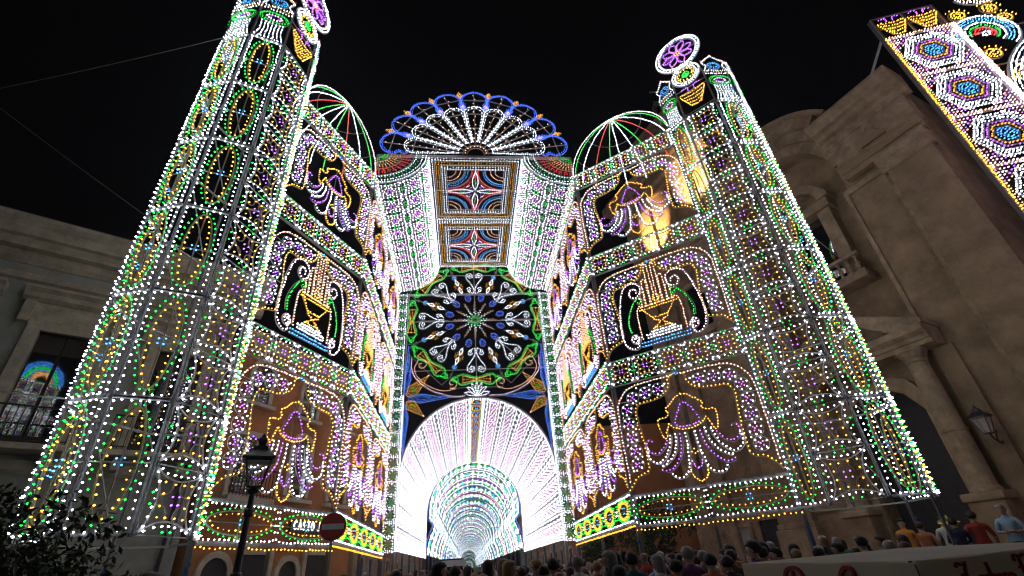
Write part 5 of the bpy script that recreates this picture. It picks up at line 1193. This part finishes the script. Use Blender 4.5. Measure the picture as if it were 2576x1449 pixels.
# ---------------------------------------------------------------- sweets stall with its cloth cover
def stall():
    A, B, C, D = (4.1, 7.94), (4.35, 5.04), (7.7, 5.6), (7.1, 8.3)
    t = thing('market_stall', 'sweets stall under a cream cloth cover with red script lettering', 'market stall')
    CL = mat('cream_cloth', (0.74, 0.71, 0.62), 0.9, var=0.15, scale=2.2, bump=0.25, bscale=4)
    if 'cloth_tr' not in CL:
        CL['cloth_tr'] = 1; nt = CL.node_tree; pb = nt.nodes['Principled BSDF']; tr = nt.nodes.new('ShaderNodeBsdfTranslucent'); tr.inputs['Color'].default_value = (0.62, 0.54, 0.36, 1); mx = nt.nodes.new('ShaderNodeMixShader'); mx.inputs[0].default_value = 0.5
        nt.links.new(pb.outputs[0], mx.inputs[1]); nt.links.new(tr.outputs[0], mx.inputs[2]); nt.links.new(mx.outputs[0], nt.nodes['Material Output'].inputs[0])
    def face(p, q, z0p, z0q, name, n=14):
        V, F = [], []; L = math.hypot(q[0]-p[0], q[1]-p[1]); ux, uy = (q[0]-p[0])/L, (q[1]-p[1])/L
        rows = [0.0, 0.1, 0.35, 0.7, 1.0]
        for j, f in enumerate(rows):
            for i in range(n+1):
                u = i/n; zt = z0p+(z0q-z0p)*u-0.018*math.sin(u*math.pi*2.5)**2
                w = 0.02*math.sin(u*17+f*2)*f+0.012*math.sin(u*41)*f; z = zt*(1-f)+0.25*f
                V.append((p[0]+(q[0]-p[0])*u+uy*(0.01+w), p[1]+(q[1]-p[1])*u-ux*(0.01+w), z))
        for j in range(len(rows)-1):
            for i in range(n): a = j*(n+1)+i; F.append((a, a+n+1, a+n+2, a+1))
        return link(name, mk_mesh(name, V, F, mats=[CL], smooth=True), t)
    face(A, B, 1.595, 1.53, 'cloth_side'); face(B, C, 1.53, 1.58, 'cloth_side'); face(C, D, 1.58, 1.64, 'cloth_side'); face(D, A, 1.64, 1.595, 'cloth_side')
    V, F = [], []; n = 10
    for j in range(n+1):
        for i in range(n+1):
            u, v = i/n, j/n; x = (A[0]*(1-u)+D[0]*u)*(1-v)+(B[0]*(1-u)+C[0]*u)*v; y = (A[1]*(1-u)+D[1]*u)*(1-v)+(B[1]*(1-u)+C[1]*u)*v
            z = (1.595*(1-u)+1.64*u)*(1-v)+(1.53*(1-u)+1.58*u)*v; e = min(u, v, 1-u, 1-v); V.append((x, y, z-0.05*math.sin(math.pi*u)*math.sin(math.pi*v)+0.012*math.sin(9*u+4*v)*min(1, e*8)))
    for j in range(n):
        for i in range(n): a = j*(n+1)+i; F.append((a, a+1, a+n+2, a+n+1))
    link('cloth_top', mk_mesh('cloth_top', V, F, mats=[CL], smooth=True), t)
    for p in (A, B, C, D):
        cx, cy = (A[0]+C[0])/2, (A[1]+C[1])/2; px, py = p[0]+(cx-p[0])*0.04, p[1]+(cy-p[1])*0.04; box('stall_leg', (px-0.02, px+0.02, py-0.02, py+0.02, gz(py), 1.5), STEEL, t)
    RED = mat('red_lettering', (0.28, 0.015, 0.03), 0.7)
    S = {'P': [[(0.15, 0), (0.3, 0.5), (0.38, 0.95)], [(0.05, 0.6), (0.0, 0.8), (0.2, 1.0), (0.55, 1.02), (0.75, 0.85), (0.65, 0.6), (0.4, 0.48), (0.28, 0.52)]],
         'C': [[(0.6, 0.7), (0.7, 0.9), (0.55, 1.02), (0.3, 0.9), (0.1, 0.55), (0.1, 0.2), (0.3, 0.0), (0.6, 0.12)], [(0.3, 0.7), (0.42, 0.62), (0.5, 0.72)]],
         'o': [[(0.25, 0.45), (0.08, 0.35), (0.05, 0.12), (0.2, 0.0), (0.38, 0.12), (0.4, 0.35), (0.25, 0.45)]], 'p': [[(0.05, 0.42), (0.05, -0.35)], [(0.05, 0.35), (0.25, 0.45), (0.4, 0.25), (0.25, 0.02), (0.05, 0.1)]],
         'r': [[(0.05, 0), (0.08, 0.42)], [(0.08, 0.3), (0.2, 0.45), (0.34, 0.4)]], 'n': [[(0.05, 0), (0.07, 0.42)], [(0.07, 0.32), (0.22, 0.45), (0.33, 0.3), (0.34, 0)]],
         'Z': [[(0.0, 0.85), (0.12, 1.0), (0.4, 0.92), (0.62, 1.02), (0.45, 0.65), (0.2, 0.3), (0.02, 0.02), (0.3, 0.1), (0.62, 0.0)], [(0.15, 0.55), (0.5, 0.55)]],
         'u': [[(0.05, 0.42), (0.05, 0.12), (0.18, 0), (0.33, 0.12), (0.34, 0.42)], [(0.34, 0.42), (0.36, 0)]], 'c': [[(0.34, 0.36), (0.2, 0.45), (0.06, 0.25), (0.12, 0.03), (0.34, 0.06)]],
         'h': [[(0.05, 0), (0.1, 0.95)], [(0.07, 0.3), (0.22, 0.45), (0.33, 0.3), (0.34, 0)]], 'e': [[(0.06, 0.22), (0.35, 0.26), (0.25, 0.45), (0.08, 0.35), (0.08, 0.08), (0.34, 0.06)]],
         'F': [[(0.3, 0), (0.35, 0.5), (0.4, 0.9)], [(0.05, 0.75), (0.15, 1.0), (0.5, 0.92), (0.8, 1.02)], [(0.15, 0.5), (0.6, 0.52)]], 'i': [[(0.1, 0.42), (0.1, 0)], [(0.1, 0.6), (0.12, 0.64)]], 'l': [[(0.08, 0.95), (0.1, 0)]], 'a': [[(0.34, 0.4), (0.15, 0.45), (0.05, 0.2), (0.15, 0.0), (0.33, 0.15)], [(0.34, 0.42), (0.36, 0)]], 't': [[(0.12, 0.8), (0.12, 0.05), (0.25, 0)], [(0.0, 0.5), (0.28, 0.5)]]}
    def write(txt, p, q, u0, z0, h, step):
        L = math.hypot(q[0]-p[0], q[1]-p[1]); e = empty('lettering', t, frame_mtx(p, q, 0)); x = u0
        for chh in txt:
            if chh == ' ': x += 0.35*h*step; continue
            rods = [(crv(np.array(P)*h, 4)+np.array([x, z0]) if len(P) > 2 else np.array(P)*h+np.array([x, z0]), 0.011*h/0.3+0.003, False, 0.03) for P in S[chh]]
            me = rods_mesh('letter', rods); me.materials.clear(); me.materials.append(RED); link('letter', me, e); x += (0.85 if chh.isupper() else 0.46)*h*step
    write('Pop', A, B, 0.95, 1.05, 0.45, 0.8); write('Corn', A, B, 1.82, 1.04, 0.45, 0.8)
    write('Zucchero', B, C, 0.46, 1.26, 0.22, 0.8); write('Filato', B, C, 1.27, 1.29, 0.22, 0.8)
stall()

# ---------------------------------------------------------------- cables over the square
def cable(P, Q, sag, label, r=0.012):
    P, Q = np.array(P), np.array(Q); pts = [tuple(P+(Q-P)*u-np.array([0, 0, sag*4*u*(1-u)])) for u in np.linspace(0, 1, 18)]
    tag(link('cable', tube3('cable', pts, r, mat('grey_cable', (0.25, 0.25, 0.25), 0.6), 5)), label, 'cable', 'cables strung over the square')
cable((-24, 8.5, 22.5), (-9.2, 18.1, 12.9), 0.3, 'thin cable slanting down to the palazzo roof at the left')
cable((-22, 13, 16.9), TL[0]+(18.0,), 0.25, 'thin cable from the left edge to the top of the left tower')
cable(TR[3]+(11.1,), ch(7.9, 0.3, 12.0), 0.1, 'guy wire from the right tower to the church window', 0.018)
cable((-10.5, 7.5, 5.2), TL[0]+(5.3,), 0.05, 'dark cable crossing the palazzo window to the left tower', 0.016)

# ================================================================ PEOPLE
def skeleton(pose):
    V, E, R = [], [], []
    def add(p, r, par=None):
        V.append(p); R.append(r)
        if par is not None: E.append((par, len(V)-1))
        return len(V)-1
    pel = add((0, 0, 0.95), 0.15); wst = add((0, 0.0, 1.1), 0.135, pel); chs = add((0, 0.01, 1.28), 0.155, wst); nb = add((0, 0.015, 1.45), 0.095, chs); nk = add((0, 0.0, 1.505), 0.06, nb)
    hd = add((0, -0.012, 1.56), 0.084, nk); h2 = add((0, -0.003, 1.63), 0.098, hd); add((0, 0.008, 1.69), 0.07, h2)
    for s in (1, -1):
        hip = add((s*0.095, 0, 0.88), 0.105, pel); kn = add((s*0.1, -0.01 if pose != 'walk' else -0.12*s, 0.5), 0.066, hip); an = add((s*0.105, 0.03 if pose != 'walk' else 0.1*s, 0.1), 0.045, kn); add((s*0.11, -0.12, 0.05), 0.04, an)
        sh = add((s*0.18, 0.01, 1.395), 0.075, chs)
        if pose == 'phone' or (pose == 'phone1' and s > 0): el, wr, hn = (s*0.27, -0.16, 1.24), (s*0.13, -0.32, 1.48), (s*0.08, -0.35, 1.56)
        elif pose == 'folded': el, wr, hn = (s*0.27, -0.02, 1.14), (s*0.08, -0.22, 1.12), (s*-0.02, -0.23, 1.14)
        else: el, wr, hn = (s*0.25, 0.04, 1.13), (s*0.27, -0.04, 0.9), (s*0.265, -0.07, 0.82)
        e = add(el, 0.045, sh); w = add(wr, 0.03, e); h = add(hn, 0.034, w)
        d = np.array(hn)-np.array(wr); d /= np.linalg.norm(d); sd = np.cross(d, (0, -1, 0.2)); sd /= np.linalg.norm(sd)+1e-9; fw = np.cross(sd, d)
        for k, ln in enumerate((0.06, 0.075, 0.07, 0.055)):
            b = np.array(hn)+sd*(-0.027+0.018*k)+d*0.02; f1 = add(tuple(b+d*ln*0.6), 0.0085, h); add(tuple(b+d*ln+fw*0.015), 0.0075, f1)
        th = np.array(hn)-d*0.02+fw*0.03; f1 = add(tuple(th+d*0.01), 0.01, h); add(tuple(th+d*0.045+fw*0.012), 0.009, f1)
    return V, E, R
def person_mesh(pose):
    V, E, R = skeleton(pose); me = bpy.data.meshes.new('sk'); me.from_pydata(V, E, []); o = bpy.data.objects.new('sk', me); COL.objects.link(o)
    md = o.modifiers.new('skin', 'SKIN'); md.use_smooth_shade = True
    for i, r in enumerate(R): me.skin_vertices[0].data[i].radius = (r, r*(0.78 if i in (0, 1, 2) else 1.0)); 
    me.skin_vertices[0].data[0].use_root = True
    sb = o.modifiers.new('sub', 'SUBSURF'); sb.levels = 1; sb.render_levels = 1
    dg = bpy.context.evaluated_depsgraph_get(); ev = o.evaluated_get(dg); out = bpy.data.meshes.new_from_object(ev)
    bpy.data.objects.remove(o); bpy.data.meshes.remove(me)
    bm = bmesh.new(); bm.from_mesh(out)
    # nose, ears, eye sockets and mouth shaped into the head
    def blob(c, r, sc_, mi):
        g = bmesh.ops.create_icosphere(bm, subdivisions=1, radius=r, matrix=Matrix.Translation(c) @ Matrix.Diagonal((*sc_, 1)))
        for f in set(f for v in g['verts'] for f in v.link_faces): f.material_index = mi; f.smooth = True
    for f in bm.faces:
        c = f.calc_center_median(); f.smooth = True
        if c.z > 1.485 and abs(c.x) < 0.12 and c.y > -0.2: f.material_index = 0
        elif c.z > 0.93 and math.hypot(c.x, c.y) < 0.235 and c.y > -0.17: f.material_index = 1
        elif c.z > 1.13 and abs(c.x) > 0.14 and c.y > -0.13: f.material_index = 1
        elif c.z > 0.75 and (abs(c.x) > 0.215 or c.y < -0.13): f.material_index = 0
        elif c.z > 0.09: f.material_index = 2
        else: f.material_index = 3
    blob((0, -0.105, 1.59), 0.02, (0.7, 1, 1.4), 0)
    for s in (1, -1): blob((s*0.095, 0.0, 1.6), 0.025, (0.4, 0.8, 1.2), 0); blob((s*0.035, -0.088, 1.62), 0.011, (1.2, 0.6, 0.7), 3)
    blob((0, -0.092, 1.54), 0.016, (1.5, 0.5, 0.4), 4)
    bm.to_mesh(out); bm.free(); out.name = 'person'
    return out
def hair_mesh(kind):
    bm = bmesh.new(); bmesh.ops.create_uvsphere(bm, u_segments=14, v_segments=10, radius=0.112)
    for v in list(bm.verts):
        x, y, z = v.co
        low = -0.05 if kind == 'short' else -0.04
        if y < -0.02 and z < 0.03: v.co.y = y*0.35
        if z < low and kind != 'long': v.co = (x*0.86, y*0.86, max(z, low-0.03))
        if kind == 'long' and z < 0: v.co = (x*1.05, max(y*0.9+0.015, -0.03), z*2.6)
        v.co.x *= 0.98; v.co.y *= 1.08
        v.co += Vector((math.sin(40*x+13*z), math.sin(33*y), math.sin(37*x)))*0.003
    if kind == 'bun': bmesh.ops.create_icosphere(bm, subdivisions=2, radius=0.05, matrix=Matrix.Translation((0, 0.12, 0.05)))
    for v in bm.verts: v.co += Vector((0, 0.012, 1.637))
    for f in bm.faces: f.smooth = True
    me = bpy.data.meshes.new('hair_'+kind); bm.to_mesh(me); bm.free(); me.materials.append(None); return me
POSES = {p: person_mesh(p) for p in ('stand', 'walk', 'folded', 'phone', 'phone1')}
HAIR = {k: hair_mesh(k) for k in ('short', 'long', 'bun')}
for me in POSES.values():
    for _ in range(5): me.materials.append(None)
SKINS = [mat('skin_%d' % i, c, 0.6) for i, c in enumerate(((0.45, 0.27, 0.19), (0.38, 0.22, 0.15), (0.5, 0.32, 0.24), (0.3, 0.17, 0.11)))]
SHIRT = dict(black=(0.015, 0.015, 0.017), navy=(0.02, 0.03, 0.08), white=(0.55, 0.54, 0.52), grey=(0.14, 0.14, 0.15), red=(0.32, 0.03, 0.025), olive=(0.09, 0.1, 0.04), teal=(0.03, 0.14, 0.15), brown=(0.12, 0.07, 0.04), sky=(0.3, 0.42, 0.6), green=(0.06, 0.28, 0.1), orange=(0.6, 0.22, 0.03), coral=(0.6, 0.2, 0.12), violet=(0.16, 0.06, 0.2))
CNAME = dict(sky='pale blue', navy='navy blue')
HAIRC = dict(dark=(0.012, 0.009, 0.007), brown=(0.06, 0.03, 0.016), grey=(0.25, 0.24, 0.23), fair=(0.28, 0.18, 0.08))
SHOE = mat('shoe_leather', (0.02, 0.018, 0.016), 0.5); LIP = mat('lip', (0.3, 0.1, 0.09), 0.5)
PANTS = [mat('trousers_%d' % i, c, 0.85) for i, c in enumerate(((0.03, 0.04, 0.07), (0.02, 0.02, 0.02), (0.16, 0.13, 0.09), (0.08, 0.08, 0.09)))]
CROWD = []
def person(x, y, z, h, rot, shirt, hair, hk, pose, zone):
    CROWD.append((x, y, z, h, rot, shirt, hair, hk, pose, zone))
def build_crowd():
    from collections import defaultdict
    G = defaultdict(list)
    for c in CROWD: G[(c[5], c[6] if c[7] != 'bald' else 'bald', c[7], c[9])].append(c)
    ORD = ['leftmost', 'second from left', 'third from left', 'fourth from left', 'fifth from left', 'sixth from left', 'seventh from left', 'eighth from left']
    HN = dict(short='short %s hair', long='long %s hair', bun='%s bun')
    for key, L in G.items():
        L.sort(key=lambda c: c[0]/max(0.1, c[1]))
        for k, (x, y, z, h, rot, shirt, hair, hk, pose, zone) in enumerate(L):
            hn = 'bald head' if hk == 'bald' else HN[hk] % hair
            lab = 'person in %s top, %s, %s' % (CNAME.get(shirt, shirt), hn, zone)
            if len(L) > 1: lab += ', '+ORD[min(k, 7)]
            o = bpy.data.objects.new('person', POSES[pose]); COL.objects.link(o); o.location = (x, y, z); o.rotation_euler = (0, 0, rot); s = h/1.78; o.scale = (s*random.uniform(0.95, 1.12), s*random.uniform(0.95, 1.12), s)
            mats_ = (random.choice(SKINS), mat('shirt_'+shirt, SHIRT[shirt], 0.85), random.choice(PANTS), SHOE, LIP)
            for i, m in enumerate(mats_): o.material_slots[i].link = 'OBJECT'; o.material_slots[i].material = m
            tag(o, lab, 'person', 'crowd in the square')
            if hk != 'bald':
                hh = link('hair', HAIR[hk], o); hh.material_slots[0].link = 'OBJECT'; hh.material_slots[0].material = mat('hair_'+hair, HAIRC[hair], 0.6)
R = random.Random(11)
def rnd_person(x, y, z, zone, face=None):
    hk = R.choice(['short']*5+['long']*3+['bun', 'bald']); hair = R.choice(['dark']*5+['brown']*2+['grey']*2+['fair'])
    shirt = R.choice(['black']*3+['navy']*2+['grey']*2+['white', 'white', 'white', 'olive', 'brown', 'teal', 'red', 'violet', 'sky', 'coral'])
    rot = math.pi+R.gauss(0, 0.6) if face is None else face
    person(x, y, z, R.uniform(1.56, 1.82), rot, shirt, hair, hk, R.choice(['stand']*4+['walk', 'folded', 'phone1']), zone)
def fill(n, f, zone, dmin):
    pts = []
    for _ in range(n*40):
        if len(pts) >= n: break
        x, y = f()
        if all((x-a)**2+(y-b)**2 > dmin**2 for a, b in pts): pts.append((x, y)); rnd_person(x, y, gz(y), zone)
def polar(a0, a1, d0, d1):
    def f(): a = math.radians(R.uniform(a0, a1)); d = math.sqrt(R.uniform(d0*d0, d1*d1)); return d*math.sin(a), d*math.cos(a)
    return f
fill(44, lambda: (R.uniform(-2.9, 4.3), R.uniform(17, 29)), 'before the tunnel mouth', 0.6)
fill(14, lambda: (R.uniform(-2.6, 4.0), R.uniform(31, 44)), 'deep inside the tunnel', 0.9)
fill(56, polar(-4, 22, 8.4, 15.5), 'in mid square', 0.55)
fill(30, polar(22, 31, 9.2, 15.0), 'below the right light wall', 0.5)
fill(16, polar(32, 42, 11.3, 14.5), 'behind the stall', 0.6)
fill(7, polar(-13.5, -5, 14.0, 19.0), 'under the left light wall', 0.8)
person(-2.3, 4.25, gz(4.2), 1.78, math.pi+0.4, 'black', 'brown', 'short', 'stand', 'alone at the bottom left')
zs = 'on the church steps'
def st(x, y, h, rot, shirt, hair, hk, pose, zone=zs, lift=0.42): person(x, y, gz(y)+lift, h, rot, shirt, hair, hk, pose, zone)
st(13.0, 12.6, 1.75, 2.6, 'red', 'dark', 'short', 'stand', 'on the church steps'); st(13.5, 12.2, 1.85, -0.9, 'sky', 'grey', 'short', 'folded', 'on the church steps')
st(11.6, 13.3, 1.72, -0.6, 'orange', 'dark', 'short', 'stand', 'right of the right tower'); st(12.1, 13.3, 1.6, 2.4, 'coral', 'brown', 'short', 'stand', 'right of the right tower'); st(12.2, 12.4, 1.62, 2.8, 'navy', 'dark', 'short', 'folded', 'before the church door')
st(9.3, 12.9, 1.7, 2.2, 'green', 'grey', 'short', 'stand', 'below the right tower', 0.1); st(14.1, 12.1, 1.66, -1.0, 'brown', 'dark', 'long', 'stand', 'at the right edge'); st(10.3, 13.4, 1.68, 2.6, 'black', 'grey', 'short', 'stand', 'below the right tower', 0.1)
st(12.7, 13.2, 1.7, -0.7, 'white', 'dark', 'short', 'walk', 'on the church steps')
for x, y in ((9.9, 12.2), (8.6, 12.4), (10.9, 14.9), (11.7, 15.2)): rnd_person(x, y, gz(y)+0.1, 'at the right tower foot')
person(-1.15, 9.1, gz(9), 1.74, math.pi+0.2, 'grey', 'dark', 'short', 'phone', 'holding a glowing phone')
person(2.62, 8.6, gz(8.6), 1.76, math.pi-0.1, 'teal', 'dark', 'short', 'phone', 'holding a dark phone')
build_crowd()
SCREEN = emat('phone_screen', (1.0, 0.6, 0.85), 1.6)
def phone(x, y, z, rot, lit, label):
    t = thing('phone', label, 'phone', (x, y, z), rot, 'phones held up'); box('phone_case', (-0.04, 0.04, -0.005, 0.005, 0, 0.16), IRON, t, 0.004); box('phone_screen', (-0.036, 0.036, 0.0055, 0.0075, 0.008, 0.152), SCREEN if lit else GLASS, t)
phone(-1.15+0.07*math.sin(0.2), 9.1+0.36, gz(9)+1.56, math.pi+0.2+math.pi, True, 'phone with bright pink screen held up in the middle of the crowd'); phone(2.62, 8.6+0.36, gz(8.6)+1.58, math.pi*2, False, 'dark phone held up below the vault')
def balloon():
    t = thing('balloon', 'yellow star-shaped foil balloon beside the right tower foot', 'balloon', (12.45, 12.75, 2.05), -0.8); n = 10; pts = [((0.26 if k % 2 == 0 else 0.13)*math.cos(2*math.pi*k/n+math.pi/2), (0.26 if k % 2 == 0 else 0.13)*math.sin(2*math.pi*k/n+math.pi/2)) for k in range(n)]
    V = [(x, 0, z) for x, z in pts]+[(0, -0.09, 0), (0, 0.09, 0)]; F = [(i, (i+1) % n, n) for i in range(n)]+[((i+1) % n, i, n+1) for i in range(n)]
    link('foil', recalc(mk_mesh('foil', V, F, mats=[mat('yellow_foil', (0.7, 0.5, 0.03), 0.25, 0.3)])), t); link('string', tube3('string', [(0, 0, -0.12), (0.02, 0, -0.5), (0, 0.02, -0.9)], 0.004, FRAME, 4), t)
balloon()
# ---------------------------------------------------------------- thin air volume added to imitate camera bloom around the bulbs
def bloom_haze(density):
    o = link('haze', boxmesh('haze', [(-60, 60, -30, 320, -1.2, 48)]), kind='stuff')
    m = bpy.data.materials.new('thin_night_haze'); m.use_nodes = True; nt = m.node_tree; nt.nodes.clear()
    v = nt.nodes.new('ShaderNodeVolumePrincipled'); v.inputs['Color'].default_value = (0.9, 0.9, 1.0, 1); v.inputs['Density'].default_value = density; v.inputs['Anisotropy'].default_value = 0.75
    mo = nt.nodes.new('ShaderNodeOutputMaterial'); nt.links.new(v.outputs[0], mo.inputs['Volume']); o.data.materials.append(m)
bloom_haze(0.0006)
